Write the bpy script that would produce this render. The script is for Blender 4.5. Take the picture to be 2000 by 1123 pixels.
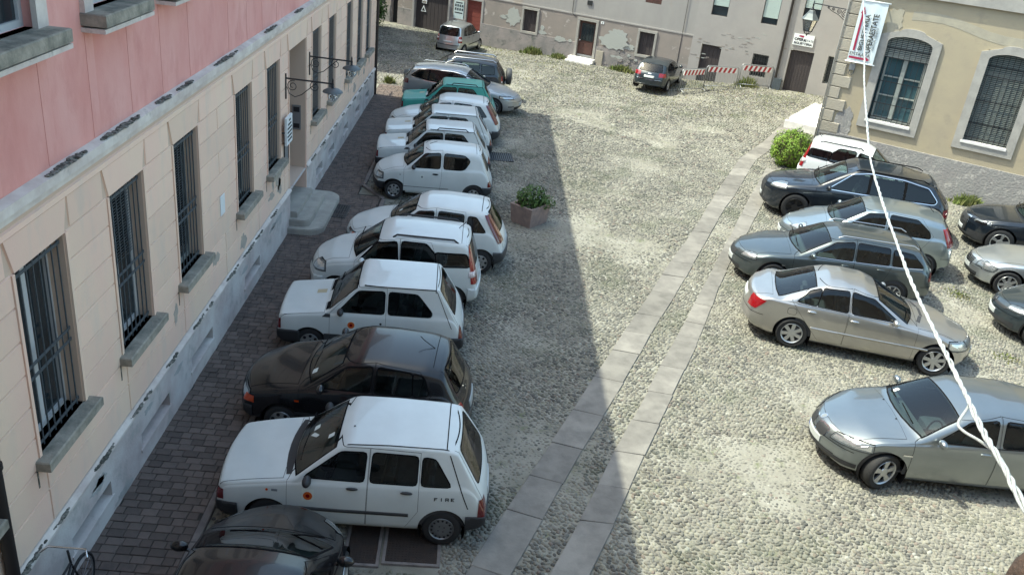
import bpy, math, random
import numpy as np
from mathutils import Vector, Matrix, Quaternion
random.seed(7); rng = np.random.default_rng(7)
for o in list(bpy.data.objects): bpy.data.objects.remove(o)
S = bpy.context.scene; COL = S.collection
R_ = math.radians
# ------------------------------------------------------------------ camera
CAMH = 8.1
RM = np.array([[0.9945949204, 0.0948093206, 0.0423336395], [0.0026337668, -0.4306208649, 0.9025290765], [0.103797917, -0.8975393381, -0.4285430305]])
FPX = 1713.38
cam = bpy.data.cameras.new('camera'); camo = bpy.data.objects.new('camera', cam); COL.objects.link(camo)
cam.sensor_width = 36; cam.lens = FPX / 2000 * 36; cam.clip_end = 500; cam.clip_start = 0.05
camo.matrix_world = Matrix.Translation((0, 0, CAMH)) @ Matrix([list(r) for r in np.stack([RM[:, 0], -RM[:, 1], -RM[:, 2]], 1)]).to_4x4()
S.camera = camo
# ------------------------------------------------------------------ sky, sun, exposure
SUNEL, SUNAZ = R_(59), math.atan2(-0.99, 0.14)
W = bpy.data.worlds.new('World'); S.world = W; W.use_nodes = True
nt = W.node_tree; sky = nt.nodes.new('ShaderNodeTexSky'); sky.sky_type = 'NISHITA'; sky.sun_disc = False
sky.sun_elevation = SUNEL; sky.sun_rotation = SUNAZ; sky.dust_density = 2.0; sky.air_density = 1.0
bg = nt.nodes['Background']; bg.inputs[1].default_value = 0.15; nt.links.new(sky.outputs[0], bg.inputs[0])
sun = bpy.data.lights.new('sun', 'SUN'); sun.energy = 2.25; sun.angle = R_(0.53); sun.color = (1, 0.975, 0.94)
suno = bpy.data.objects.new('sun', sun); COL.objects.link(suno)
sdir = Vector((0.99 * math.cos(SUNEL), -0.14 * math.cos(SUNEL), -math.sin(SUNEL)))
suno.rotation_euler = sdir.to_track_quat('-Z', 'Y').to_euler(); suno.location = (-20, 3, 30)
vs = S.view_settings; vs.view_transform = 'Standard'; vs.look = 'None'; vs.exposure = 1.78; vs.use_white_balance = True; vs.white_balance_temperature = 7150; vs.white_balance_tint = -4; vs.gamma = 1
# ------------------------------------------------------------------ materials
MT = {}
def M(name, col, rough=0.6, metal=0.0, col2=None, scale=6.0, lo=0.35, hi=0.65, bump=0.0, bscale=60.0, rnd=0.0, coat=0.0, spec=0.5, col3=None, scale3=1.2, lo3=0.5, hi3=0.6, stretch=None, croug=0.03, trans=0.0):
    m = bpy.data.materials.new(name); m.use_nodes = True; n = m.node_tree.nodes; l = m.node_tree.links
    b = n['Principled BSDF']; b.inputs['Roughness'].default_value = rough; b.inputs['Metallic'].default_value = metal
    b.inputs['Specular IOR Level'].default_value = spec; b.inputs['Coat Weight'].default_value = coat; b.inputs['Coat Roughness'].default_value = croug
    if trans: b.inputs['Transmission Weight'].default_value = trans
    c4 = lambda c: (c[0], c[1], c[2], 1)
    b.inputs['Base Color'].default_value = c4(col); out = None
    if col2 or col3 or bump:
        tc = n.new('ShaderNodeTexCoord'); src = tc.outputs['Object']
        if stretch:
            mp = n.new('ShaderNodeMapping'); mp.inputs['Scale'].default_value = stretch; l.new(src, mp.inputs[0]); src = mp.outputs[0]
    def layer(prev, c, sc, a, z, det=6):
        t = n.new('ShaderNodeTexNoise'); t.inputs['Scale'].default_value = sc; t.inputs['Detail'].default_value = det; t.inputs['Roughness'].default_value = 0.62
        l.new(src, t.inputs['Vector']); r = n.new('ShaderNodeMapRange'); r.inputs[1].default_value = a; r.inputs[2].default_value = z; l.new(t.outputs['Fac'], r.inputs[0])
        mx = n.new('ShaderNodeMix'); mx.data_type = 'RGBA'; l.new(r.outputs[0], mx.inputs[0]); mx.inputs[7].default_value = c4(c)
        if prev is None: mx.inputs[6].default_value = c4(col)
        else: l.new(prev, mx.inputs[6])
        return mx.outputs[2]
    if col2: out = layer(out, col2, scale, lo, hi)
    if col3: out = layer(out, col3, scale3, lo3, hi3, 9)
    if rnd:
        oi = n.new('ShaderNodeObjectInfo'); hs = n.new('ShaderNodeHueSaturation'); mr = n.new('ShaderNodeMapRange')
        mr.inputs[3].default_value = 1 - rnd; mr.inputs[4].default_value = 1 + rnd; l.new(oi.outputs['Random'], mr.inputs[0]); l.new(mr.outputs[0], hs.inputs['Value'])
        if out is None: hs.inputs['Color'].default_value = c4(col)
        else: l.new(out, hs.inputs['Color'])
        out = hs.outputs[0]
    if out is not None: l.new(out, b.inputs['Base Color'])
    if bump:
        t = n.new('ShaderNodeTexNoise'); t.inputs['Scale'].default_value = bscale; t.inputs['Detail'].default_value = 5; l.new(src, t.inputs['Vector'])
        bp = n.new('ShaderNodeBump'); bp.inputs['Strength'].default_value = bump; bp.inputs['Distance'].default_value = 0.02
        l.new(t.outputs['Fac'], bp.inputs['Height']); l.new(bp.outputs[0], b.inputs['Normal'])
    MT[name] = m; return m
# ------------------------------------------------------------------ mesh helpers
class MB:
    def __init__(s): s.v = []; s.f = []; s.mi = []; s.cur = 0
    def add(s, V, F):
        o = len(s.v); s.v += [tuple(p) for p in V]; s.f += [[i + o for i in q] for q in F]; s.mi += [s.cur] * len(F); return s
    def box(s, x0, x1, y0, y1, z0, z1, T=None):
        V = [(x0, y0, z0), (x1, y0, z0), (x1, y1, z0), (x0, y1, z0), (x0, y0, z1), (x1, y0, z1), (x1, y1, z1), (x0, y1, z1)]
        if T: V = [tuple(T @ Vector(p)) for p in V]
        return s.add(V, [[3, 2, 1, 0], [4, 5, 6, 7], [0, 1, 5, 4], [1, 2, 6, 5], [2, 3, 7, 6], [3, 0, 4, 7]])
    def cbox(s, x0, x1, y0, y1, z0, z1, c=0.01, T=None):   # chamfered top edges box
        V = [(x0, y0, z0), (x1, y0, z0), (x1, y1, z0), (x0, y1, z0), (x0, y0, z1 - c), (x1, y0, z1 - c), (x1, y1, z1 - c), (x0, y1, z1 - c), (x0 + c, y0 + c, z1), (x1 - c, y0 + c, z1), (x1 - c, y1 - c, z1), (x0 + c, y1 - c, z1)]
        if T: V = [tuple(T @ Vector(p)) for p in V]
        F = [[0, 1, 5, 4], [1, 2, 6, 5], [2, 3, 7, 6], [3, 0, 4, 7], [4, 5, 9, 8], [5, 6, 10, 9], [6, 7, 11, 10], [7, 4, 8, 11], [8, 9, 10, 11], [3, 2, 1, 0]]
        return s.add(V, F)
    def prism(s, poly, a0, a1, axis='y'):   # 2D polygon extruded along axis; poly coords are the other two axes in order
        n = len(poly); A = sum(poly[i][0] * poly[(i + 1) % n][1] - poly[(i + 1) % n][0] * poly[i][1] for i in range(n))
        if A < 0: poly = poly[::-1]
        def P(p, a): return {'x': (a, p[0], p[1]), 'y': (p[0], a, p[1]), 'z': (p[0], p[1], a)}[axis]
        V = [P(p, a0) for p in poly] + [P(p, a1) for p in poly]
        F = [list(range(n))[::-1], list(range(n, 2 * n))] + [[i, (i + 1) % n, n + (i + 1) % n, n + i] for i in range(n)]
        if axis == 'y': F = [f[::-1] for f in F]
        return s.add(V, F)
    def tube(s, pts, r, n=8, closed=False, cap=True):
        P = [Vector(p) for p in pts]; m = len(P); rr = r if isinstance(r, (list, tuple)) else [r] * m; up = None; V = []
        for i in range(m):
            if closed: d = P[(i + 1) % m] - P[i - 1]
            else: d = P[min(i + 1, m - 1)] - P[max(i - 1, 0)]
            d.normalize()
            if up is None: up = d.orthogonal().normalized()
            up = (up - d * up.dot(d)).normalized(); b = d.cross(up)
            V += [tuple(P[i] + (up * math.cos(t) + b * math.sin(t)) * rr[i]) for t in [2 * math.pi * k / n for k in range(n)]]
        F = []
        for i in range(m if closed else m - 1):
            j = (i + 1) % m
            F += [[i * n + k, i * n + (k + 1) % n, j * n + (k + 1) % n, j * n + k] for k in range(n)]
        if cap and not closed: F += [list(range(n))[::-1], [(m - 1) * n + k for k in range(n)]]
        return s.add(V, F)
    def lathe(s, prof, n=24, T=None, axis='z', cap=True):   # prof: (r, h)
        V = []; F = []; m = len(prof)
        for r, h in prof:
            for k in range(n):
                t = 2 * math.pi * k / n; c, q = r * math.cos(t), r * math.sin(t)
                V.append((c, q, h) if axis == 'z' else (c, -h, q))
        for i in range(m - 1): F += [[i * n + k, i * n + (k + 1) % n, (i + 1) * n + (k + 1) % n, (i + 1) * n + k] for k in range(n)]
        if cap and prof[0][0] > 1e-4: F.append(list(range(n))[::-1])
        if cap and prof[-1][0] > 1e-4: F.append([(m - 1) * n + k for k in range(n)])
        if T: V = [tuple(T @ Vector(p)) for p in V]
        return s.add(V, F)
    def ell(s, c, rx, ry, rz, n=12, m=8):
        V = [(c[0] + rx * math.sin(math.pi * i / m) * math.cos(2 * math.pi * k / n), c[1] + ry * math.sin(math.pi * i / m) * math.sin(2 * math.pi * k / n), c[2] - rz * math.cos(math.pi * i / m)) for i in range(m + 1) for k in range(n)]
        return s.add(V, [[i * n + k, i * n + (k + 1) % n, (i + 1) * n + (k + 1) % n, (i + 1) * n + k] for i in range(m) for k in range(n)])
    def mesh(s, name, mats, smooth=False, ang=None):
        me = bpy.data.meshes.new(name); me.from_pydata(s.v, [], s.f)
        for m in (mats if isinstance(mats, (list, tuple)) else [mats]): me.materials.append(MT[m] if isinstance(m, str) else m)
        if max(s.mi, default=0) > 0: me.polygons.foreach_set('material_index', s.mi)
        if smooth:
            me.polygons.foreach_set('use_smooth', [True] * len(me.polygons))
            if ang: me.set_sharp_from_angle(angle=R_(ang))
        me.update(); return me
    def build(s, name, mats, parent=None, smooth=False, ang=None, loc=None): return link(name, s.mesh(name, mats, smooth, ang), parent, loc)
def link(name, data, parent=None, loc=None, rot=None, scale=None):
    o = bpy.data.objects.new(name, data); COL.objects.link(o)
    if parent is not None: o.parent = parent
    if loc is not None: o.location = loc
    if rot is not None: o.rotation_euler = rot
    if scale is not None: o.scale = scale
    return o
def tag(o, label=None, cat=None, group=None, kind=None):
    for k, v in (('label', label), ('category', cat), ('group', group), ('kind', kind)):
        if v: o[k] = v
    return o
def thing(name, label, cat, loc=(0, 0, 0), rz=0, group=None, scale=None):
    return tag(link(name, None, None, loc, (0, 0, rz), scale), label, cat, group)
def ss(t): t = np.clip(t, 0, 1); return t * t * (3 - 2 * t)
def gz(x, y):
    return 0.62 * ss((np.asarray(x, float) - 6) / 8) * ss((np.asarray(y, float) - 30) / 8) - 0.22 * np.exp(-((np.asarray(x) + 0.6) / 2.5) ** 2 - ((np.asarray(y) - 45) / 2.5) ** 2)
def ray(px): return RM @ np.array([px[0] - 1000, px[1] - 561.5, FPX])
def at_depth(px, d): r = ray(px) / FPX * d; return Vector((r[0], r[1], r[2] + CAMH))
def text_mesh(txt, size, name, mat, parent, loc, rot, ext=0.002, bold=0.0, sx=1.0):
    c = bpy.data.curves.new('text', 'FONT'); c.body = txt; c.size = size; c.extrude = ext; c.offset = bold; c.align_x = 'LEFT'
    t = bpy.data.objects.new('text', c); COL.objects.link(t); bpy.context.view_layer.update()
    me = bpy.data.meshes.new_from_object(t.evaluated_get(bpy.context.evaluated_depsgraph_get())); bpy.data.objects.remove(t)
    me.materials.clear(); me.materials.append(MT[mat]); return link(name, me, parent, loc, rot, (sx, 1, 1))
# palette ------------------------------------------------------------
M('sand', (0.165, 0.155, 0.125), 0.95, col2=(0.27, 0.26, 0.225), scale=0.9, lo=0.36, hi=0.64, col3=(0.10, 0.115, 0.055), scale3=2.6, lo3=0.57, hi3=0.72, bump=0.5, bscale=50)
M('stone_slab', (0.18, 0.168, 0.151), 0.85, col2=(0.135, 0.126, 0.114), scale=5, bump=0.15, bscale=30, rnd=0.18, col3=(0.205, 0.192, 0.172), scale3=1.6, lo3=0.48, hi3=0.62)
M('paver', (0.13, 0.098, 0.084), 0.85, col2=(0.092, 0.074, 0.066), scale=7, rnd=0.28, bump=0.25, bscale=80)
M('paver_bed', (0.035, 0.032, 0.028), 0.95)
M('kerb_stone', (0.20, 0.175, 0.165), 0.85, col2=(0.12, 0.105, 0.1), scale=5, rnd=0.12, bump=0.2)
M('pink', (0.66, 0.29, 0.255), 0.9, col2=(0.74, 0.39, 0.35), scale=0.8, col3=(0.60, 0.25, 0.22), scale3=2.2, lo3=0.5, hi3=0.75, bump=0.1, bscale=60, stretch=(1, 1, 0.5))
M('peach', (0.80, 0.60, 0.455), 0.9, col2=(0.81, 0.555, 0.44), scale=1.1, col3=(0.68, 0.54, 0.44), scale3=2.4, lo3=0.5, hi3=0.75, rnd=0.05, bump=0.1, bscale=70, stretch=(1, 1, 0.35))
M('joint_line', (0.60, 0.45, 0.35), 0.95)
M('band', (0.70, 0.64, 0.58), 0.9, col2=(0.52, 0.44, 0.40), scale=2.5, col3=(0.33, 0.30, 0.27), scale3=3, lo3=0.62, hi3=0.72)
M('plinth', (0.66, 0.63, 0.59), 0.92, col2=(0.50, 0.41, 0.385), scale=1.2, col3=(0.42, 0.415, 0.38), scale3=2.4, lo3=0.53, hi3=0.68, bump=0.25, bscale=25)
M('lichen', (0.21, 0.205, 0.18), 0.95, col2=(0.06, 0.065, 0.055), scale=16, lo=0.42, hi=0.55, bump=0.5, bscale=40)
M('sill_stone', (0.36, 0.325, 0.27), 0.9, col2=(0.15, 0.145, 0.12), scale=4.5, bump=0.3, bscale=30)
M('step_stone', (0.42, 0.395, 0.345), 0.8, col2=(0.31, 0.295, 0.265), scale=3, bump=0.12, bscale=40)
M('iron', (0.10, 0.125, 0.145), 0.55, 0.4, col2=(0.07, 0.08, 0.09), scale=20)
M('stain', (0.47, 0.40, 0.33), 0.95, col2=(0.36, 0.325, 0.29), scale=5, bump=0.3, bscale=30); M('stain_grey', (0.36, 0.36, 0.34), 0.95, col2=(0.46, 0.45, 0.43), scale=6, bump=0.4, bscale=25); M('iron_dark', (0.035, 0.035, 0.038), 0.5, 0.5)
M('iron_plate', (0.05, 0.042, 0.04), 0.6, 0.5, col2=(0.07, 0.05, 0.042), scale=8, bump=0.8, bscale=90)
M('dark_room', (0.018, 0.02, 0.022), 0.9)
M('pane', (0.022, 0.03, 0.035), 0.06, spec=0.6); M('pane_sky_tint', (0.045, 0.09, 0.105), 0.06, spec=0.6)  # second pane: reflected sky painted in as a teal base colour
M('white_frame', (0.52, 0.53, 0.53), 0.6)
M('grey_frame', (0.30, 0.32, 0.30), 0.6, col2=(0.24, 0.26, 0.24), scale=6)
M('blind', (0.085, 0.10, 0.115), 0.7)
M('blind_pale', (0.42, 0.50, 0.47), 0.7)
M('red_door', (0.075, 0.03, 0.025), 0.6, col2=(0.055, 0.022, 0.02), scale=10, stretch=(6, 6, 0.5))
M('bright_red_door', (0.22, 0.055, 0.04), 0.6, col2=(0.17, 0.04, 0.032), scale=6, stretch=(0.5, 1, 8))
M('dark_wood', (0.035, 0.028, 0.03), 0.7, col2=(0.05, 0.04, 0.04), scale=10, stretch=(6, 6, 0.5))
M('brown_wood', (0.085, 0.035, 0.028), 0.6, col2=(0.06, 0.028, 0.022), scale=9)
M('downpipe', (0.03, 0.025, 0.024), 0.45, 0.2)
M('far_upper', (0.325, 0.31, 0.295), 0.93, col2=(0.28, 0.265, 0.255), scale=0.9, col3=(0.33, 0.265, 0.21), scale3=0.8, lo3=0.57, hi3=0.75, bump=0.12, bscale=30, stretch=(1, 1, 0.45))
M('far_lower', (0.275, 0.235, 0.212), 0.93, col2=(0.225, 0.20, 0.182), scale=1.2, col3=(0.40, 0.36, 0.335), scale3=2.4, lo3=0.58, hi3=0.66, bump=0.15, bscale=30)
M('far_plinth', (0.29, 0.255, 0.245), 0.93, col2=(0.20, 0.19, 0.185), scale=1.6, col3=(0.13, 0.135, 0.125), scale3=2.4, lo3=0.56, hi3=0.68, bump=0.5, bscale=14)
M('far_right', (0.335, 0.315, 0.30), 0.93, col2=(0.295, 0.278, 0.268), scale=0.9, col3=(0.33, 0.29, 0.28), scale3=2.6, lo3=0.6, hi3=0.72, bump=0.15, bscale=25)
M('plaster_patch', (0.34, 0.35, 0.33), 0.95, col2=(0.35, 0.36, 0.34), scale=5, bump=0.3, bscale=25)
M('surround', (0.37, 0.35, 0.32), 0.85, col2=(0.285, 0.272, 0.252), scale=3, bump=0.15)
M('ochre', (0.385, 0.325, 0.225), 0.93, col2=(0.335, 0.285, 0.21), scale=0.9, col3=(0.29, 0.25, 0.19), scale3=2.2, lo3=0.55, hi3=0.75, bump=0.2, bscale=30)
M('ochre_plinth', (0.27, 0.262, 0.25), 0.95, col2=(0.25, 0.235, 0.23), scale=2, col3=(0.40, 0.375, 0.35), scale3=6, lo3=0.55, hi3=0.65, bump=0.9, bscale=16)
M('quoin', (0.36, 0.325, 0.265), 0.95, col2=(0.34, 0.30, 0.25), scale=9, bump=0.8, bscale=24, rnd=0.1)
M('white_paint', (0.74, 0.76, 0.76), 0.6)
M('marble', (0.75, 0.73, 0.70), 0.7, col2=(0.6, 0.58, 0.56), scale=4)
M('black_print', (0.02, 0.02, 0.022), 0.7)
M('crimson', (0.30, 0.012, 0.055), 0.7)
M('banner_white', (0.62, 0.68, 0.70), 0.55, col2=(0.50, 0.58, 0.62), scale=2.2, lo=0.5, hi=0.75)
M('galvanised', (0.33, 0.34, 0.35), 0.45, 0.7)
M('stripe_red', (0.36, 0.02, 0.03), 0.55)
M('stripe_white', (0.75, 0.73, 0.70), 0.55)
M('terracotta', (0.32, 0.235, 0.205), 0.9, col2=(0.22, 0.17, 0.155), scale=7, bump=0.4, bscale=40)
M('leaf', (0.075, 0.13, 0.03), 0.6, col2=(0.04, 0.085, 0.02), scale=5, spec=0.3)
M('leaf_bright', (0.18, 0.26, 0.03), 0.55, col2=(0.09, 0.17, 0.025), scale=6, spec=0.3)
M('grass', (0.13, 0.18, 0.05), 0.7, col2=(0.20, 0.19, 0.08), scale=2, spec=0.2)
M('stem', (0.09, 0.07, 0.04), 0.9)
M('cable', (0.42, 0.44, 0.44), 0.45, col2=(0.28, 0.29, 0.29), scale=30)
M('glass_lamp', (0.55, 0.60, 0.60), 0.1, trans=0.85)
M('lamp_shade', (0.12, 0.135, 0.14), 0.5, 0.4)
M('poster', (0.50, 0.58, 0.58), 0.6)
M('roof_tile', (0.30, 0.15, 0.10), 0.9)
M('beige_wall', (0.45, 0.38, 0.31), 0.9, col2=(0.38, 0.31, 0.26), scale=0.8)
# ================================================================== GROUND
gx = np.unique(np.concatenate([np.linspace(-90, -8, 12), np.arange(-8, 26, 0.5), np.linspace(26, 90, 12)]))
gy = np.unique(np.concatenate([np.linspace(-60, 4, 8), np.arange(4, 52, 0.5), np.linspace(52, 160, 12)]))
GX, GY = np.meshgrid(gx, gy); GZ = gz(GX, GY)
nx, ny = len(gx), len(gy)
mb = MB(); mb.v = list(zip(GX.ravel().tolist(), GY.ravel().tolist(), GZ.ravel().tolist()))
mb.f = [[j * nx + i, j * nx + i + 1, (j + 1) * nx + i + 1, (j + 1) * nx + i] for j in range(ny - 1) for i in range(nx - 1)]; mb.mi = [0] * len(mb.f)
ground = tag(mb.build('ground', 'sand', smooth=True), kind='structure')
# two stone tracks, left and right edges in plan, slabs laid end to end
TRACKS = [([(-.45, 6.9), (.38, 8.85), (.89, 10.14), (1.34, 11.26), (1.89, 12.58), (2.37, 13.8), (2.87, 15.0), (3.88, 17.47), (4.65, 19.37), (5.18, 20.57), (6.09, 22.81), (7.25, 25.74), (8.61, 29.01), (10.27, 31.81), (12.01, 34.97)],
           [(.05, 6.7), (.87, 8.66), (1.37, 9.95), (1.79, 11.03), (2.38, 12.41), (2.86, 13.6), (3.36, 14.85), (3.81, 16.0), (4.64, 17.93), (5.63, 20.42), (6.83, 23.46), (7.61, 25.18), (9.07, 28.81), (9.91, 30.24), (12.77, 35.03)]),
          ([(.6, 6.9), (1.32, 8.63), (1.91, 9.99), (2.35, 11.17), (2.92, 12.54), (3.39, 13.67), (3.79, 14.71), (4.28, 15.81), (5.07, 17.8), (6.15, 20.43), (7.81, 24.57), (9.3, 28.15)],
           [(1.12, 6.9), (1.84, 8.64), (2.32, 9.83), (2.77, 10.99), (3.33, 12.38), (3.79, 13.51), (4.21, 14.52), (4.68, 15.69), (5.39, 17.67), (6.54, 20.6), (7.15, 21.87), (8.65, 25.49), (9.63, 27.87)])]
trk_seg = []
for el, er in TRACKS:
    root = tag(link('stone_track', None), kind='structure'); E_ = []
    for e in (el, er):
        e = np.array(e); d = np.concatenate([[0], np.cumsum(np.linalg.norm(np.diff(e, axis=0), axis=1))]); E_.append((e, d))
    tot = E_[0][1][-1]
    at = lambda f, k: np.array([np.interp(f * E_[k][1][-1], E_[k][1], E_[k][0][:, c]) for c in (0, 1)])
    d = 0
    while d < tot - .05:
        e = min(d + random.uniform(.85, 1.3), tot); sk = random.uniform(-.02, .02) / tot
        a0, a1, b0, b1 = at(d / tot, 0), at(d / tot, 1), at(e / tot, 0), at(e / tot, 1); dv = (b0 - a0) / np.linalg.norm(b0 - a0) * .006
        a0, a1, b0, b1 = [q_ + np.array([random.uniform(-.012, .012), random.uniform(-.008, .008)]) for q_ in (a0 + dv, a1 + dv, b0 - dv, b1 - dv)]; trk_seg.append(((a0 + a1) / 2, (b0 + b1) / 2, (np.linalg.norm(np.cross(a1 - a0, dv / .006)) + np.linalg.norm(np.cross(b1 - b0, dv / .006))) / 4)); d = e
        cen = (a0 + a1 + b0 + b1) / 4; h = .028 + random.uniform(-.004, .004); c = .012; m = MB(); base = [a0, a1, b1, b0]; zz = [float(gz(k[0], k[1])) for k in base]
        Vv = [(k[0], k[1], z - .05) for k, z in zip(base, zz)] + [(k[0], k[1], z + h - .006) for k, z in zip(base, zz)] + [(*(k + (cen - k) / np.linalg.norm(cen - k) * c), z + h) for k, z in zip(base, zz)]
        m.add(Vv, [[0, 1, 5, 4], [1, 2, 6, 5], [2, 3, 7, 6], [3, 0, 4, 7], [4, 5, 9, 8], [5, 6, 10, 9], [6, 7, 11, 10], [7, 4, 8, 11], [8, 9, 10, 11]]); m.build('slab', 'stone_slab', root)
# pavement along the rose building -----------------------------------
KX = -3.27
pav = MB(); pav.box(-4.43, KX, 5.5, 34.1, -0.1, 0.045); pav.box(KX - 0.01, -2.62, 17.6, 21.75, -0.1, 0.0449)
pavement = tag(pav.build('pavement', 'paver_bed'), kind='structure')
PV = []
y = 5.6; row = 0
while y < 34.0:
    hrow = 0.142; x = -4.41 + random.uniform(-0.1, 0)
    xe = -2.66 if 17.6 < y < 21.6 else KX
    while x < xe - 0.03:
        wdt = random.choice([0.142, 0.212, 0.212, 0.175]); x2 = min(x + wdt, xe)
        if x2 - max(x, -4.41) > 0.05: PV.append((max(x, -4.41), x2, y, y + hrow))
        x = x2
    y += hrow; row += 1
def pscore(p): return math.hypot((p[0] + p[1]) / 2, p[2] + 0.0) + (100 if p[2] < 8.1 else 0)
PV.sort(key=pscore)
pm = {}
rest = MB()
for i, (x0, x1, y0, y1) in enumerate(PV):
    h = 0.06 + random.uniform(-0.004, 0.004)
    if i < 300:
        k = round((x1 - x0), 3)
        if k not in pm: pm[k] = MB().cbox(0.004, k - 0.004, 0.004, 0.138, -0.03, 0.0, 0.007).mesh('paver', 'paver')
        link('paver', pm[k], pavement, (x0, y0, h), (random.uniform(-0.012, 0.012), random.uniform(-0.012, 0.012), 0))
    else: rest.cbox(x0 + 0.004, x1 - 0.004, y0 + 0.004, y1 - 0.004, h - 0.03, h, 0.007)
rp = rest.build('pavers', M('paver_far', (0.135, 0.10, 0.086), 0.85, col2=(0.082, 0.065, 0.058), scale=4.5, lo=0.4, hi=0.6, bump=0.2), pavement); rp['kind'] = 'stuff'
kerb = tag(link('kerb', None), kind='structure')
def kerb_run(p, q, L=0.95):
    p, q = np.array(p), np.array(q); n = max(1, int(np.linalg.norm(q - p) / L)); d = (q - p) / n; a = math.atan2(d[1], d[0]); l = np.linalg.norm(d)
    for i in range(n): MB().cbox(0.004, l - 0.004, -0.05, 0.05, -0.1, 0.066, 0.012).build('kerb_stone', 'kerb_stone', kerb, loc=(*(p + d * i), 0)).rotation_euler = (0, 0, a)
kerb_run((KX + 0.05, 5.6), (KX + 0.05, 17.6)); kerb_run((-2.57, 17.6), (-2.57, 21.5)); kerb_run((-2.6, 21.62), (KX + 0.02, 22.5)); kerb_run((KX + 0.05, 22.55), (KX + 0.05, 34.1)); kerb_run((-4.4, 34.15), (KX, 34.15))
# cobbles --------------------------------------------------------------
def cobble_points(sp, y0, y1):
    xs = np.arange(-4.4 if y0 < 28 else -8.5, 24, sp); ys = np.arange(y0, y1, sp * 0.80); X, Y = np.meshgrid(xs, ys); X[1::2] += sp / 2
    X = X.ravel() + rng.normal(0, sp * 0.17, X.size); Y = Y.ravel() + rng.normal(0, sp * 0.15, Y.size); return X, Y
SPS = ((0.071, 5.6, 19), (0.082, 19, 29), (0.11, 29, 48)); cp = [cobble_points(*q) for q in SPS]
spn = np.concatenate([np.full(len(c[0]), q[0]) for c, q in zip(cp, SPS)])
X = np.concatenate([c[0] for c in cp]); Y = np.concatenate([c[1] for c in cp]); Z = gz(X, Y)
C = np.stack([X, Y, Z - CAMH], 1) @ RM; U = C[:, 0] / C[:, 2] * FPX + 1000; Vp = C[:, 1] / C[:, 2] * FPX + 561.5
keep = (U > -450) & (U < 2450) & (Vp < 1480) & (C[:, 2] > .5) & ((X > KX + 0.12) | (Y > 34.3)) & ((X > -4.3) | (Y > 33.0)) & ~((Y > 17.5) & (Y < 21.75) & (X < -2.5)) & ~((X < -2.2 - (Y - 21.5) * 0.9) & (Y > 21.5) & (Y < 22.6))
keep &= ~((X > -1.36) & (X < -0.10) & (Y > 8.42) & (Y < 9.30)) & ~((X > -0.08) & (X < 0.80) & (Y > 25.9) & (Y < 26.75))
for a, b, hw in trk_seg:
    d = b - a; L = np.linalg.norm(d); d = d / L; t = (X - a[0]) * d[0] + (Y - a[1]) * d[1]; q = np.abs((X - a[0]) * d[1] - (Y - a[1]) * d[0]); keep &= ~((t > -0.05) & (t < L + 0.05) & (q < hw + 0.015))
keep &= ((X - 3.749) * math.sin(R_(28.5)) + (Y - 43.476) * math.cos(R_(28.5)) < 0.0)
keep &= ~(((X - 11.1) * math.sin(R_(32.5)) + (Y - 29.19) * math.cos(R_(32.5)) > 0) & ((X - 11.1) * math.cos(R_(32.5)) - (Y - 29.19) * math.sin(R_(32.5)) > 0))
X, Y, Z, U, Vp, spn = [a[keep] for a in (X, Y, Z, U, Vp, spn)]
# patches where sand has filled the joints: stones sit lower there
fld = np.zeros(X.size)
for _ in range(26):
    ax, ay, ph = rng.uniform(-1.6, 1.6), rng.uniform(-1.6, 1.6), rng.uniform(0, 6.28); fld += np.cos(ax * X + ay * Y + ph) / 5
for _ in range(14):
    ax, ay, ph = rng.uniform(-5, 5), rng.uniform(-5, 5), rng.uniform(0, 6.28); fld += np.cos(ax * X + ay * Y + ph) / 9
sunk = ss((fld - 0.25) / 1.2)
n = X.size
la = spn * rng.uniform(0.46, 0.68, n); lb = spn * rng.uniform(0.34, 0.46, n); lc = spn * rng.uniform(0.34, 0.54, n)
big = rng.random(n) < 0.05; la[big] *= 1.35; lb[big] *= 1.3
yaw = rng.normal(-0.15, 0.75, n) + 0.5 * np.sin(X * 0.7 + Y * 0.4)
zoff = -lc * (0.22 + 0.52 * sunk) + rng.normal(0, 0.005, n)
M('cobble', (0.20, 0.185, 0.165), 0.8, col2=(0.16, 0.15, 0.14), scale=6)
mt = MT['cobble']; nn = mt.node_tree.nodes; ll = mt.node_tree.links
oi = nn.new('ShaderNodeObjectInfo'); cr = nn.new('ShaderNodeValToRGB'); e = cr.color_ramp.elements
cols = [(0, (0.085, 0.083, 0.076)), (0.16, (0.125, 0.121, 0.11)), (0.32, (0.18, 0.168, 0.145)), (0.52, (0.215, 0.203, 0.17)), (0.70, (0.165, 0.156, 0.138)), (0.86, (0.255, 0.242, 0.20)), (0.955, (0.18, 0.145, 0.125)), (0.985, (0.33, 0.325, 0.29))]
e[0].position, e[0].color = 0, (*cols[0][1], 1); e[1].position, e[1].color = cols[1][0], (*cols[1][1], 1)
for p, c in cols[2:]: q = e.new(p); q.color = (*c, 1)
cr.color_ramp.interpolation = 'CONSTANT'
ll.new(oi.outputs['Random'], cr.inputs[0])
mxs = [x for x in nn if x.type == 'MIX'][0]; mxs.blend_type = 'MULTIPLY'; ll.new(cr.outputs[0], mxs.inputs[6]); mxs.inputs[7].default_value = (0.8, 0.82, 0.78, 1)
gn = nn.new('ShaderNodeNewGeometry'); b_ = nn['Principled BSDF']
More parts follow.
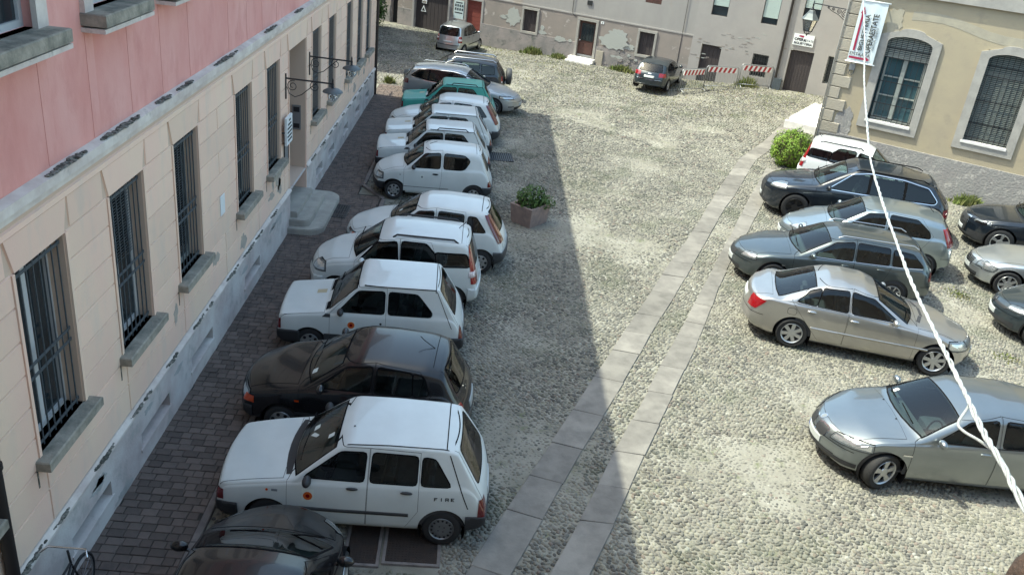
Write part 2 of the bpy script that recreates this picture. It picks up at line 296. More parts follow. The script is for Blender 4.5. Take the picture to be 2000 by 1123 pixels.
def dust(prev, scale, lo, hi, col, amt):
    tx = nn.new('ShaderNodeTexNoise'); tx.inputs['Scale'].default_value = scale; tx.inputs['Detail'].default_value = 5; ll.new(gn.outputs['Position'], tx.inputs['Vector'])
    r = nn.new('ShaderNodeMapRange'); r.inputs[1].default_value = lo; r.inputs[2].default_value = hi; r.inputs[4].default_value = amt; ll.new(tx.outputs['Fac'], r.inputs[0]); x = nn.new('ShaderNodeMix'); x.data_type = 'RGBA'; ll.new(r.outputs[0], x.inputs[0]); ll.new(prev, x.inputs[6]); x.inputs[7].default_value = (*col, 1); return x.outputs[2]
o_ = dust(mxs.outputs[2], .55, .47, .68, (.26, .25, .215), .55); o_ = dust(o_, .8, .52, .68, (.075, .085, .055), .6); o_ = dust(o_, 3.0, .56, .66, (.095, .085, .075), .5); ll.new(o_, b_.inputs['Base Color'])
order = np.argsort(np.hypot(X, Y) + 50 * ((U < 20) | (U > 1980) | (Vp > 1115) | (X < 0.9)))
near = order[:300]; far = order[300:]
ico = MB(); ico.ell((0, 0, 0), 1, 1, 1, 10, 7); cob = ico.mesh('cobblestone', 'cobble', True)
for i in near: link('cobblestone', cob, ground, (X[i], Y[i], Z[i] + zoff[i]), (rng.normal(0, 0.12), rng.normal(0, 0.12), yaw[i]), (la[i], lb[i], lc[i]))
me = bpy.data.meshes.new('cobblestones'); me.vertices.add(len(far))
me.vertices.foreach_set('co', np.stack([X[far], Y[far], (Z + zoff)[far]], 1).astype(np.float32).ravel())
for nm, arr in (('rotv', np.stack([rng.normal(0, 0.12, len(far)), rng.normal(0, 0.12, len(far)), yaw[far]], 1)), ('sclv', np.stack([la, lb, lc], 1)[far])):
    at = me.attributes.new(nm, 'FLOAT_VECTOR', 'POINT'); at.data.foreach_set('vector', arr.astype(np.float32).ravel())
me.materials.append(mt)
stones = link('cobblestones', me, ground); stones['kind'] = 'stuff'
ng = bpy.data.node_groups.new('cobbles', 'GeometryNodeTree'); ng.interface.new_socket('Geometry', in_out='INPUT', socket_type='NodeSocketGeometry'); ng.interface.new_socket('Geometry', in_out='OUTPUT', socket_type='NodeSocketGeometry')
gi, go = ng.nodes.new('NodeGroupInput'), ng.nodes.new('NodeGroupOutput'); ic = ng.nodes.new('GeometryNodeMeshIcoSphere'); ic.inputs['Subdivisions'].default_value = 2; ic.inputs['Radius'].default_value = 1
sm = ng.nodes.new('GeometryNodeSetShadeSmooth'); stm = ng.nodes.new('GeometryNodeSetMaterial'); stm.inputs['Material'].default_value = mt
m2p = ng.nodes.new('GeometryNodeMeshToPoints'); iop = ng.nodes.new('GeometryNodeInstanceOnPoints')
a1 = ng.nodes.new('GeometryNodeInputNamedAttribute'); a1.data_type = 'FLOAT_VECTOR'; a1.inputs[0].default_value = 'rotv'
a2 = ng.nodes.new('GeometryNodeInputNamedAttribute'); a2.data_type = 'FLOAT_VECTOR'; a2.inputs[0].default_value = 'sclv'
e2r = ng.nodes.new('FunctionNodeEulerToRotation'); lk = ng.links.new
lk(ic.outputs['Mesh'], sm.inputs[0]); lk(sm.outputs[0], stm.inputs[0]); lk(gi.outputs[0], m2p.inputs[0]); lk(m2p.outputs[0], iop.inputs['Points']); lk(stm.outputs[0], iop.inputs['Instance'])
lk(a1.outputs[0], e2r.inputs[0]); lk(e2r.outputs[0], iop.inputs['Rotation']); lk(a2.outputs[0], iop.inputs['Scale']); lk(iop.outputs[0], go.inputs[0])
stones.modifiers.new('cobbles', 'NODES').node_group = ng
# iron covers, drain grate, door mat grating ------------------------------
def cover(name, label, x0, x1, y0, y1, z, bars, rot=0):
    t = thing(name, label, 'drain cover', ((x0 + x1) / 2, (y0 + y1) / 2, z), rot); w, h = (x1 - x0) / 2, (y1 - y0) / 2
    MB().box(-w, w, -h, h, -0.06, 0.0).build('plate', 'iron_plate' if not bars else 'dark_room', t)
    f = MB(); f.box(-w - 0.04, w + 0.04, -h - 0.04, -h, -0.05, 0.012); f.box(-w - 0.04, w + 0.04, h, h + 0.04, -0.05, 0.012); f.box(-w - 0.04, -w, -h, h, -0.05, 0.0118); f.box(w, w + 0.04, -h, h, -0.05, 0.0118); f.build('frame', 'iron_dark' if bars else 'kerb_stone', t)
    if bars == 1:
        me = MB().box(-0.012, 0.012, -h, h, -0.02, 0.008).mesh('bar', 'iron'); k = int(2 * w / 0.06)
        for i in range(k): link('bar', me, t, (-w + (i + 0.5) * 2 * w / k, 0, 0))
    elif bars == 2:
        me = MB().box(-w, w, -0.012, 0.012, -0.02, 0.008).mesh('bar', 'iron_dark'); me2 = MB().box(-0.012, 0.012, -h, h, -0.02, 0.0105).mesh('bar', 'iron_dark')
        for i in range(9): link('bar', me, t, (0, -h + (i + 0.5) * 2 * h / 9, 0)); link('bar', me2, t, (-w + (i + 0.5) * 2 * w / 9, 0, 0))
    else:
        r = MB()
        for i in range(int(2 * w / 0.045)):
            for j in range(int(2 * h / 0.045)): r.box(-w + 0.02 + i * 0.045, -w + 0.045 + i * 0.045, -h + 0.02 + j * 0.045, -h + 0.03 + j * 0.045, -0.01, 0.004)
        r.build('tread_pattern', 'iron_plate', t)['kind'] = 'stuff'
    return t
cover('iron_cover', 'dark iron cover partly hidden beside the nose of the black car', -1.31, -0.93, 8.50, 9.2, 0.02, 0, 0.03)
cover('iron_cover', 'brown patterned iron cover beneath the rear wheel of the white hatchback', -0.82, -0.16, 8.58, 9.22, 0.02, 0, 0.03)
cover('drain_grate', 'slotted grey drain grate in the cobbles behind the small white city car', 0.0, 0.76, 25.95, 26.7, 0.02, 1, 0.1)
cover('mat_grating', 'black square grating in the pavers at the foot of the steps', -3.84, -3.32, 19.95, 20.75, 0.062, 2)
# ================================================================== BUILDINGS (local x along the wall, y into the wall, z up)
def wall_open(u0, u1, z0, z1, holes, y=0.0, mb=None):
    mb = mb or MB(); us = sorted({u0, u1, *[min(max(h[k], u0), u1) for h in holes for k in (0, 1)]}); zs = sorted({z0, z1, *[min(max(h[k], z0), z1) for h in holes for k in (2, 3)]})
    for a, b in zip(us, us[1:]):
        for c, d in zip(zs, zs[1:]):
            m, q = (a + b) / 2, (c + d) / 2
            if any(h[0] < m < h[1] and h[2] < q < h[3] for h in holes): continue
            mb.add([(a, y, c), (b, y, c), (b, y, d), (a, y, d)], [[0, 1, 2, 3]])
    for h in holes:
        a, b, c, d, e = h; c, d = max(c, z0), min(d, z1)
        if d <= c or b <= u0 or a >= u1: continue
        mb.add([(a, y, c), (b, y, c), (b, y, d), (a, y, d), (a, y + e, c), (b, y + e, c), (b, y + e, d), (a, y + e, d)], [[0, 4, 5, 1], [1, 5, 6, 2], [2, 6, 7, 3], [3, 7, 4, 0]])
    return mb
def frame_mb(u0, u1, z0, z1, w, y0, y1):
    f = MB(); f.box(u0, u1, y0, y1, z0, z0 + w); f.box(u0, u1, y0, y1, z1 - w, z1); f.box(u0, u0 + w, y0, y1, z0 + w, z1 - w); f.box(u1 - w, u1, y0, y1, z0 + w, z1 - w); return f
# ---- rose and peach building on the left
LB = thing('rose_building', 'rose and peach rendered building with barred windows along the left', 'building', (-4.42, 0, 0), R_(90))
WIN = [5.47, 7.63, 9.80, 11.95, 14.97, 17.10, 21.38, 23.42, 26.15, 28.15, 30.0]; WW = 1.03; WZ0, WZ1 = 2.0, 4.12
U0, U1 = -1.0, 32.5; D0, D1, DZ = 18.97, 20.68, 4.12
holes = [(u, u + WW, WZ0, WZ1, 0.26) for u in WIN] + [(D0, D1, 0.45, DZ, 0.55)]
VENT = [7.95, 10.05, 12.13, 15.2, 21.9, 23.6, 25.9, 28.1, 30.2]
vh = [(u, u + 1.08 if u < 20 else u + 0.8, 0.33, 0.56, 0.2) for u in VENT]
g = wall_open(U0, U1, 1.0, 4.66, holes)
g.build('ground_floor_wall', 'joint_line', LB)
p = wall_open(U0, U1, -0.2, 0.98, vh + [(D0, D1, 0.2, 0.98, 0.55)], y=-0.035); p.box(U1 - 0.01, U1, -0.035, 0.3, -0.2, 0.98); p.build('plinth_wall', 'plinth', LB)
for a, b, c, d, e in vh:
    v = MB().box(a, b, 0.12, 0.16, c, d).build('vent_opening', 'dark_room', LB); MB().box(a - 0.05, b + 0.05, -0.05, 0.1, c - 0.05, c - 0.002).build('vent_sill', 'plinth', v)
for a, b in ((U0, D0 - 0.02), (D1 + 0.02, U1)):
    MB().prism([(-0.075, 0.98), (-0.075, 1.015), (-0.02, 1.06), (0.0, 1.06), (0.0, 0.98)], a, b, 'x').build('plinth_moulding', 'band', LB)
up = wall_open(U0, U1, 4.86, 9.9, [(u + 0.0, u + 1.05, 6.25, 8.4, 0.25) for u in WIN], y=0.02); up.box(U1 - 0.01, U1, 0.02, 9, -0.2, 9.9); up.box(U0, U1, 8.9, 9.0, -0.2, 9.9); up.build('upper_wall', 'pink', LB)
MB().prism([(0.03, 4.64), (-0.04, 4.64), (-0.04, 4.70), (-0.085, 4.73), (-0.085, 4.83), (0.03, 4.865)], U0, U1 + 0.05, 'x').build('string_course', 'band', LB)
MB().prism([(0.0, 4.50), (-0.03, 4.50), (-0.03, 4.56), (0.0, 4.57)], U0, U1, 'x').build('frieze_fillet', 'peach', LB)
MB().prism([(U0 - .3, -1.15), (U1 + .45, -.6), (U1 + .45, 9.5), (U0 - .3, 9.5)], 9.9, 10.05, 'z').build('eaves', 'band', LB)  # unseen overhang, widened towards the near end to shape its cast shadow
rf = MB(); rf.add([(U0 - .3, -.62, 10.06), (U1 + .5, -.62, 10.06), (U1 - 4, 4.5, 11.9), (U0 - .3, 4.5, 11.9), (U1 + .5, 9.6, 10.06), (U0 - .3, 9.6, 10.06)], [[0, 1, 2, 3], [1, 4, 2], [2, 4, 5, 3]]); rf.build('roof', 'roof_tile', LB)
# lichen crusts on plinth ledge and string course
def crust(u, L, y0, z0, n, w):
    m = MB()
    for j in range(n):
        t = random.random(); e = math.sin(math.pi * t) ** .5; r = random.uniform(.008, .03) * (.5 + e)
        m.ell((u + L * t + random.gauss(0, .02), y0 + random.uniform(-w, w) * e, z0 + random.gauss(0, .003)), r * random.uniform(.8, 2.2), r, random.uniform(.004, .011), 6, 4)
    m.build('lichen_crust', 'lichen', LB, True)['kind'] = 'stuff'
for i in range(26):
    u = 6.8 + i * 1.03 + random.uniform(-.3, .3); L = random.uniform(.35, .9)
    if not D0 - 1.0 < u < D1 + .2: crust(u, L, -.045, 1.032, int(70 * L), .03)
for u, L in ((8.4, .9), (9.7, 1.1), (11.4, .5), (12.2, .6), (13.9, 1.2), (16.9, .9), (19.4, .7), (22.3, .6), (25.0, .8)): crust(u, L, -.05, 4.850, int(80 * L), .04)
# rusticated blocks
CZ = [1.07, 1.50, 1.88, 2.26, 2.64, 3.02, 3.40, 3.78, 4.135]
ops = sorted([(u, u + WW) for u in WIN] + [(D0, D1)]); edges = [U0] + [v for o in ops for v in o] + [U1]
J = 0.009
def block(a, b, c, d, th=0.016):
    if b - a > 0.05: MB().add([(a + J, 0, c + J), (b - J, 0, c + J), (b - J, 0, d - J), (a + J, 0, d - J), (a + J + .006, -th, c + J + .006), (b - J - .006, -th, c + J + .006), (b - J - .006, -th, d - J - .006), (a + J + .006, -th, d - J - .006)], [[4, 5, 6, 7], [0, 1, 5, 4], [1, 2, 6, 5], [2, 3, 7, 6], [3, 0, 4, 7]]).build('facade_block', 'peach', LB)
for i in range(0, len(edges), 2):
    a, b = edges[i], edges[i + 1]
    for c, d in zip(CZ, CZ[1:]):
        if c < 1.8: continue
        if d > WZ0:
            if b - a > 1.5 and (CZ.index(c) % 2): m = (a + b) / 2; block(a + 0.05, m, c, d); block(m, b - 0.05, c, d)
            else: block(a + 0.05, b - 0.05, c, d)
for c, d in zip(CZ[:2], CZ[1:3]):
    u = U0
    while u < U1 - 0.2:
        n = min(u + 2.17, U1)
        for a, b in (((u, n),) if not (u < D1 and n > D0) else ((u, D0 - 0.03), (D1 + 0.03, n))): block(a, b, c, d)
        u = n
for o, (a, b) in enumerate(ops):      # flat arches over the openings and the course beside them
    mid = (a + b) / 2
    MB().add([(a - .12, 0, 4.495), (b + .12, 0, 4.495), (b + J, 0, 4.13), (a - J, 0, 4.13), (a - .114, -.022, 4.489), (b + .114, -.022, 4.489), (b, -.022, 4.125), (a, -.022, 4.125)], [[5, 4, 7, 6], [1, 0, 4, 5], [2, 1, 5, 6], [3, 2, 6, 7], [0, 3, 7, 4]]).build('lintel', 'peach', LB)
for i in range(0, len(edges), 2):
    a, b = edges[i] + 0.14, edges[i + 1] - 0.14
    if i == 0: a = edges[0]
    block(a, b, 4.135, 4.5)
for (a, b) in ops:
    for c in (a - 0.058, b + 0.008): MB().box(c, c + 0.05, -0.03, 0.0, WZ0 if b - a < 1.2 else 0.99, 4.12).build('jamb_trim', 'peach', LB)
# worn and stained render under the sills and on the plinth
_sb = []
for i in range(34):
    u = random.uniform(6.9, 31); 
    if D0 - .6 < u < D1 + .3: continue
    if i % 2: z, h, w, y = random.uniform(1.12, 1.6), random.uniform(.12, .45), random.uniform(.1, .5), -.0163
    else: z, h, w, y = random.choice([random.uniform(.06, .1), random.uniform(.66, .74)]), random.uniform(.07, .14), random.uniform(.12, .7), -.0353
    cu, cz_, n_ = u, z + h / 2, 15; ph_ = random.uniform(0, 6); m = MB(); pts = [(cu + w / 2 * (1 + .28 * math.sin(3 * a + ph_) + random.uniform(-.22, .22)) * math.cos(a), cz_ + h / 2 * (1 + .3 * math.sin(2 * a + ph_) + random.uniform(-.25, .25)) * math.sin(a)) for a in np.linspace(0, 6.283, 26, endpoint=False)]
    m.prism(pts, y - .0022, y, 'y'); m.build('worn_patch', 'stain' if i % 2 else 'stain_grey', LB)
# barred windows
vb = MB().tube([(0, 0, WZ0 + 0.0), (0, 0, WZ1 - 0.02)], 0.009, 6).mesh('iron_bar', 'iron'); hb = MB().box(0.0, WW, -0.004, 0.004, -0.02, 0.02).mesh('iron_bar', 'iron')
sillm = MB().cbox(-0.14, WW + 0.14, -0.17, 0.25, WZ0 - 0.115, WZ0 + 0.0, 0.015).mesh('sill', 'sill_stone')
for wi, u in enumerate(WIN):
    w = frame_mb(0.0, WW, WZ0 + 0.0, WZ1, 0.065, 0.19, 0.245).build('window', 'white_frame' if wi < 3 else 'grey_frame', LB, loc=(u, 0, 0))
    fm = MB(); fm.box(WW / 2 - 0.04, WW / 2 + 0.04, 0.195, 0.24, WZ0 + .06, WZ1 - .06); fm.build('mullion', 'white_frame' if wi < 3 else 'grey_frame', w)
    for s_ in (0, 1): MB().box(0.065 + s_ * (WW / 2), WW / 2 - 0.04 + s_ * (WW / 2 - 0.025), 0.22, 0.235, WZ0 + 0.06, WZ1 - 0.06).build('pane', 'pane', w)
    if wi != 1:
        z = WZ1 - 0.05; low = WZ0 + (1.0 if wi in (0, 2) else random.choice([0.1, 0.5, 0.2])); bm = MB()
        while z > low: bm.add([(0.03, 0.17, z), (WW - 0.03, 0.17, z), (WW - 0.03, 0.188, z - 0.033), (0.03, 0.188, z - 0.033)], [[0, 1, 2, 3]]); z -= 0.04
        bl = bm.build('blind', 'blind', w); bl['kind'] = 'stuff'
    for k in range(8): link('iron_bar', vb, w, (0.055 + k * (WW - 0.11) / 7, 0.045, 0))
    for zz in (WZ0 + 0.06, WZ0 + 0.84, WZ0 + 0.98, WZ1 - 0.10): link('iron_bar', hb, w, (0, 0.045, zz))
    link('sill', sillm, w)
    st = MB()
    for k, (ux, lz) in enumerate(((-0.13, 0.22), (WW + 0.12, 0.14))): st.box(ux - 0.012, ux + 0.012, -0.021, -0.017, WZ0 - 0.115 - lz, WZ0 - 0.115)
    st.build('rust_streak', 'lichen', w)
    # upper storey window
    if u < 24:
        q = frame_mb(0, 1.05, 6.25, 8.4, 0.07, 0.13, 0.2).build('upper_window', 'white_frame', LB, loc=(u, 0, 0)); MB().box(0.07, 0.98, 0.16, 0.18, 6.3, 8.35).build('pane', 'pane', q)
        MB().cbox(-0.18, 1.2, -0.26, 0.13, 6.12, 6.25, 0.012).build('sill', 'sill_stone', q); MB().box(-0.18, 1.23, -0.24, 0.02, 6.05, 6.098).build('sill_moulding', 'band', q)
        for c in (-0.16, 1.0): MB().box(c, c + 0.21, -0.035, 0.02, 6.25, 8.5).build('jamb', 'band', q)
        for c in (-0.12, 0.98): MB().box(c, c + 0.19, 0.0155, 0.0199, 4.88, 6.05).build('apron_pilaster', 'pink', q)
# doorway
dr = MB().box(D0, D1, 0.5, 0.56, 0.45, DZ).build('entrance_door', 'red_door', LB)
for a, b in ((D0 + 0.08, D0 + 0.8), (D0 + 0.9, D1 - 0.08)):
    for c, d in ((0.6, 1.5), (1.65, 2.7), (2.85, 3.9)): MB().box(a, b, 0.48, 0.498, c, d).build('door_panel', 'red_door', dr)
rv = MB(); rv.box(D1 - 0.004, D1 + 0.03, -0.038, 0.5, 0.45, 1.0); rv.build('door_reveal_base', 'peach', LB)
ic_ = MB().box(D1 - 0.03, D1 - 0.006, 0.10, 0.30, 1.93, 2.52).build('intercom_panel', 'galvanised', LB)
MB().box(D1 - 0.035, D1 - 0.031, 0.13, 0.27, 2.36, 2.48).build('speaker_grille', 'iron_dark', ic_); MB().box(D1 - 0.035, D1 - 0.031, 0.13, 0.27, 1.97, 2.08).build('button_field', 'iron_dark', ic_)
# steps in front of the door
st = thing('entrance_steps', 'pale stone entrance steps with rounded corners at the doorway', 'steps', (-4.40, 19.8, 0.045))
def rslab(x1, y0, y1, z0, z1, r):
    a = [(0, y0)] + [(x1 - r + r * math.sin(t), y0 + r - r * math.cos(t)) for t in np.linspace(0, math.pi / 2, 9)] + [(x1 - r + r * math.cos(t), y1 - r + r * math.sin(t)) for t in np.linspace(0, math.pi / 2, 9)] + [(0, y1)]
    m = MB(); m.prism(a, z0, z1 - 0.02, 'z'); b = [(x * (1 - 0.02 / x1), y + (0.015 if y < (y0 + y1) / 2 else -0.015)) for x, y in a]; m.prism(b, z1 - 0.0199, z1, 'z'); return m
rslab(0.78, -1.15, 1.55, 0, 0.15, 0.38).build('step', 'step_stone', st); rslab(0.47, -0.98, 1.05, 0.15, 0.30, 0.16).build('step', 'step_stone', st); rslab(0.18, -0.84, 0.87, 0.30, 0.44, 0.03).build('step', 'step_stone', st)
MB().box(-0.5, 0.0, -0.82, 0.86, 0.30, 0.438).build('threshold', 'step_stone', st)
# plaques and signs on the rose wall
t = thing('sign_board', 'white notice board with black lettering beside the entrance door', 'sign', (-4.42 + 0.14, 18.48, 2.56), R_(90))
MB().box(-0.26, 0.26, 0, 0.045, -0.30, 0.30).build('board', 'white_paint', t)
bk = MB()
for k in (-0.2, 0.2): bk.box(k - .015, k + .015, 0.045, 0.14, -0.05, -0.02)
bk.build('bracket', 'iron', t)
for i, (a, b) in enumerate(((-.05, .1), (-.14, .15), (-.19, .2), (-.19, .22), (-.2, .2), (-.15, .2))): MB().box(a, b, -0.004, -0.001, 0.2 - i * 0.085, 0.238 - i * 0.085).build('lettering_line', 'black_print', t)
t = thing('wall_plaque', 'dark framed metal plaque under the notice board by the door', 'plaque', (-4.42 + 0.022, 18.62, 1.98), R_(90)); frame_mb(-.19, .19, -.28, .28, .025, -.02, 0).build('frame', 'iron_dark', t); MB().box(-.165, .165, -.012, 0, -.255, .255).build('plate', 'galvanised', t)
t = thing('wall_plaque', 'small blank white plaque between two barred windows', 'plaque', (-4.42 + 0.018, 14.05, 2.46), R_(90)); MB().box(-.12, .12, -.012, 0, -.17, .17).build('plate', 'white_paint', t)
# wrought iron lamps on the rose wall
def spiral(c, r0, r1, turns, ph, n=26): return [(c[0] + (r0 + (r1 - r0) * i / n) * math.cos(ph + turns * 6.283 * i / n), 0, c[1] + (r0 + (r1 - r0) * i / n) * math.sin(ph + turns * 6.283 * i / n)) for i in range(n + 1)]
def wall_lamp(label, y, z):
    t = thing('wall_lamp', label, 'lamp', (-4.42, y, z), 0, 'wrought iron lamps by the entrance')
    m = MB(); m.box(0.016, 0.04, -0.02, 0.02, -0.42, 0.12); m.tube([(0.03, 0, 0.02), (1.02, 0, 0.0)], 0.018, 8); m.build('arm', 'iron_dark', t)
    m = MB(); m.tube(spiral((0.17, -0.13), 0.12, 0.03, 1.6, 1.2), 0.008, 6); m.tube(spiral((0.64, -0.10), 0.11, 0.02, 1.5, 2.0), 0.008, 6); m.tube([(0.05, 0, -0.16), (0.10, 0, -0.30), (0.22, 0, -0.36), (0.36, 0, -0.30), (0.56, 0, -0.12), (0.68, 0, -0.01)], 0.009, 6); m.build('scroll', 'iron_dark', t, True)
    m = MB(); m.lathe([(0, 0.12), (0.012, 0.10), (0.02, 0.05), (0.014, 0.04), (0.025, 0.0), (0.025, -0.08), (0.06, -0.10)], 14); m.build('finial', 'iron_dark', t, True, loc=(1.02, 0, 0))
    m = MB(); m.lathe([(0.05, -0.09), (0.14, -0.11), (0.205, -0.15), (0.215, -0.175), (0.205, -0.178), (0.13, -0.14), (0.04, -0.12)], 28); m.build('shade', 'lamp_shade', t, True, 40, loc=(1.02, 0, 0))
    m = MB(); m.lathe([(0.17, -0.176), (0.17, -0.186), (0.11, -0.19), (0.105, -0.25), (0.09, -0.32), (0.05, -0.36), (0.0, -0.37)], 20); m.build('glass', 'glass_lamp', t, True, loc=(1.02, 0, 0))
wall_lamp('wrought iron wall lamp left of the entrance door, nearer one', 18.64, 3.60); wall_lamp('wrought iron wall lamp right of the entrance door, farther one', 21.04, 3.60)
def downpipe(name, label, x, y, z0, z1, r=0.055):
    t = thing(name, label, 'pipe', (x, y, 0)); MB().tube([(0, 0, z0), (0, 0, z1)], r, 14).build('pipe', 'downpipe', t, True, 40)
    for z in np.arange(z0 + 0.6, z1, 1.9): MB().lathe([(r + .012, z - .03), (r + .012, z + .03)], 14).build('clamp', 'downpipe', t, True, 40)
downpipe('downpipe', 'dark downpipe at the far corner of the rose building', -4.36, 32.42, 0.02, 9.9); downpipe('downpipe', 'dark downpipe at the lower left edge of the picture', -4.335, 6.70, 0.05, 9.9, 0.065)

# ---- long plastered house across the square
FB = thing('plastered_house', 'long grey plastered old house with patchy render closing the square', 'building', (3.749, 43.476, 0), R_(-28.5))
fh = [(-9.42, -7.34, -0.4, 3.0, 0.25), (-6.25, -5.38, -0.4, 1.9, 0.2), (-2.96, -2.22, 0.92, 1.96, 0.16), (0.08, 0.95, 0.1, 1.93, 0.16), (3.18, 3.92, 0.89, 1.92, 0.16), (3.18, 3.95, 3.22, 4.5, 0.14), (-11.9, -11.3, 0.72, 1.9, .15), (-10.95, -10.5, -0.3, 2.3, .3)]
for a_, b_ in ((-16, -9.42), (-9.42, 5.73)): wall_open(a_, b_, -1.0, 2.19, [h for h in fh if a_ <= h[0] and h[1] <= b_]).build('lower_wall', 'far_lower', FB)
hi = wall_open(-16, 5.73, 2.19, 8.0, fh, y=0.03); hi.build('upper_wall', 'far_upper', FB); MB().box(-16, 5.73, -0.02, 0.06, 2.13, 2.19).build('string_line', 'far_upper', FB)
fr = [(6.19, 7.10, 0.1, 1.89, 0.16), (6.33, 7.06, 3.18, 4.5, 0.12), (8.57, 9.27, 3.18, 4.5, 0.12), (8.55, 9.25, 0.92, 1.89, 0.14), (10.10, 11.10, 0.3, 2.345, 0.18), (10.25, 10.95, 3.65, 4.9, 0.12), (11.70, 12.4, 1.2, 2.35, 0.14)]
wall_open(5.73, 18, -1.0, 8.0, fr, y=-0.03).build('right_wall', 'far_right', FB); MB().box(5.70, 5.73, -0.03, 0.05, -1, 8).build('wall_edge', 'far_right', FB)
MB().box(-16.4, 18.4, -0.5, 6, 8.0, 8.2).build('eaves', 'roof_tile', FB)
for a, b in ((-9.2 - 6.8, -10.97), (-10.48, -9.45), (-7.32, -6.27), (-5.36, -0.03), (1.08, 2.3)): MB().box(a, b, -0.035, 0.0, -1.0, 0.87).build('plinth', 'far_plinth', FB)
rubble = []
def blob(mb, u0, u1, z0, z1, y, n=14, th=0.012):
    cu, cz = (u0 + u1) / 2, (z0 + z1) / 2; pts = []
    for k in range(n * 2):
        t = math.pi * k / n; r = random.uniform(0.72, 1.08); pts.append((cu + (u1 - u0) / 2 * r * math.cos(t), cz + (z1 - z0) / 2 * r * math.sin(t)))
    mb.prism(pts, y - th, y, 'y')
for u0, u1, z0, z1 in ((-4.0, -3.1, 1.0, 1.95), (-2.0, -1.75, 1.1, 1.35), (-2.1, -1.6, .9, 1.1), (-1.2, -.5, .72, 1.0), (1.15, 2.8, 0.85, 1.65), (1.6, 2.6, 1.3, 1.85), (2.3, 3.05, .95, 1.25), (-4.3, -3.8, 1.3, 1.5), (-.4, -.2, .8, .95)):
    m = MB(); blob(m, u0, u1, z0, z1, 0.0 if z0 > 0.87 else -0.036); m.build('plaster_patch', 'plaster_patch', FB)
for i in range(60):       # rubble stones where the render is gone
    u = random.uniform(1.1, 4.6); z = random.uniform(-0.2, 0.82); m = MB(); blob(m, u, u + random.uniform(.12, .34), z, z + random.uniform(.08, .17), -0.0, 5, random.uniform(.02, .05)); m.build('rubble_stone', random.choice(['far_plinth', 'plaster_patch', 'far_plinth']), FB)
MB().box(1.08, 5.73, -0.012, 0.0, -1.0, 0.84).build('plinth', 'far_plinth', FB)
def surround(parent, u0, u1, z0, z1, w, mat='surround', th=0.05, bottom=True):
    for i, b in enumerate([(u0 - w, u1 + w, z1, z1 + w), (u0 - w, u0, z0, z1), (u1, u1 + w, z0, z1)] + ([(u0 - w, u1 + w, z0 - w, z0)] if bottom else [])): MB().box(b[0] + .002, b[1] - .002, -th - (.004 if i == 0 else 0), 0.02, b[2], b[3]).build('surround_stone', mat, parent)
def shut(u0, u1, z0, z1, y, name, mat, boards, sur=0.0, bottom=True, n_sub='board'):
    d = MB().box(u0, u1, y, y + 0.04, z0, z1).build(name, mat, FB); k = boards; s = (u1 - u0) / k
    for i in range(k): MB().box(u0 + i * s + .006, u0 + (i + 1) * s - .006, y - 0.012, y, z0 + .01, z1 - .01).build(n_sub, mat, d)
    if sur: surround(d, u0, u1, z0, z1, sur, bottom=bottom)
    return d
gd = shut(-9.42, -7.34, -0.15, 3.0, 0.15, 'garage_door', 'dark_wood', 9); MB().box(-9.5, -7.2, -.1, .2, -.35, -.1).build('threshold', 'marble', gd)
for a in (-9.55, -7.34): MB().box(a, a + .12, -.05, .02, -.3, 3.0).build('surround_stone', 'far_upper', gd)
rd = MB().box(-6.25, -5.38, 0.1, 0.15, -0.3, 1.9).build('red_door', 'bright_red_door', FB)
for i in range(11): MB().box(-6.24, -5.39, 0.085, 0.1, -0.28 + i * .198, -0.1 + i * .198).build('board', 'bright_red_door', rd)
surround(rd, -6.25, -5.38, -.3, 1.9, .11, 'far_upper', .03, False)
shut(-2.96, -2.22, 0.92, 1.96, 0.10, 'shutter', 'dark_wood', 4, 0.11); shut(3.18, 3.92, 0.89, 1.92, 0.10, 'shutter', 'dark_wood', 4, 0.11)
shut(3.18, 3.95, 3.22, 4.5, 0.05, 'shutter', 'brown_wood', 4)
dd = MB().box(0.08, 0.95, 0.1, 0.15, 0.15, 1.93).build('front_door', 'brown_wood', FB); MB().box(0.19, 0.84, 0.08, 0.1, 1.0, 1.8).build('glazed_panel', 'pane', dd); MB().box(0.19, 0.84, 0.08, 0.1, 0.4, 0.92).build('wood_panel', 'brown_wood', dd); MB().box(.1, .93, .07, .1, .16, .34).build('kick_plate', 'galvanised', dd); MB().ell((.17, .06, 1.0), .03, .03, .03).build('knob', 'marble', dd, True)
for k in range(4): MB().tube([(.27 + k * .16, .07, 1.02), (.27 + k * .16, .07, 1.78)], .008, 6).build('grille_bar', 'iron_dark', dd)
surround(dd, .08, .95, .1, 1.93, .12, bottom=False); 
for i, (d, z) in enumerate(((.32, .13), (.62, .0))): MB().cbox(-.2, 1.15, -d, 0.0, z - .2, z + .10, .02).build('doorstep', 'marble', dd)
MB().box(.33, .58, -.006, .03, 2.66, 2.86).build('vent_hole', 'dark_room', FB)
MB().box(1.16, 1.52, -.09, -.02, -.05, .68).build('utility_cabinet', 'quoin', FB)
hn = MB().box(1.17, 1.32, -.015, 0, 1.92, 2.03).build('house_number', 'white_paint', FB); MB().box(1.225, 1.265, -.018, -.0155, 1.945, 2.0).build('numeral', 'black_print', hn)
l2 = shut(6.19, 7.10, 0.2, 1.89, 0.1, 'cellar_door', 'dark_wood', 5)
for i in range(14): MB().tube([(6.22 + i * .065, .06, .25), (6.22 + i * .065, .06, .75)], .008, 5).build('grille_bar', 'galvanised', l2)
MB().cbox(6.05, 7.25, -.25, 0.0, .0, .2, .02).build('threshold', 'marble', l2)
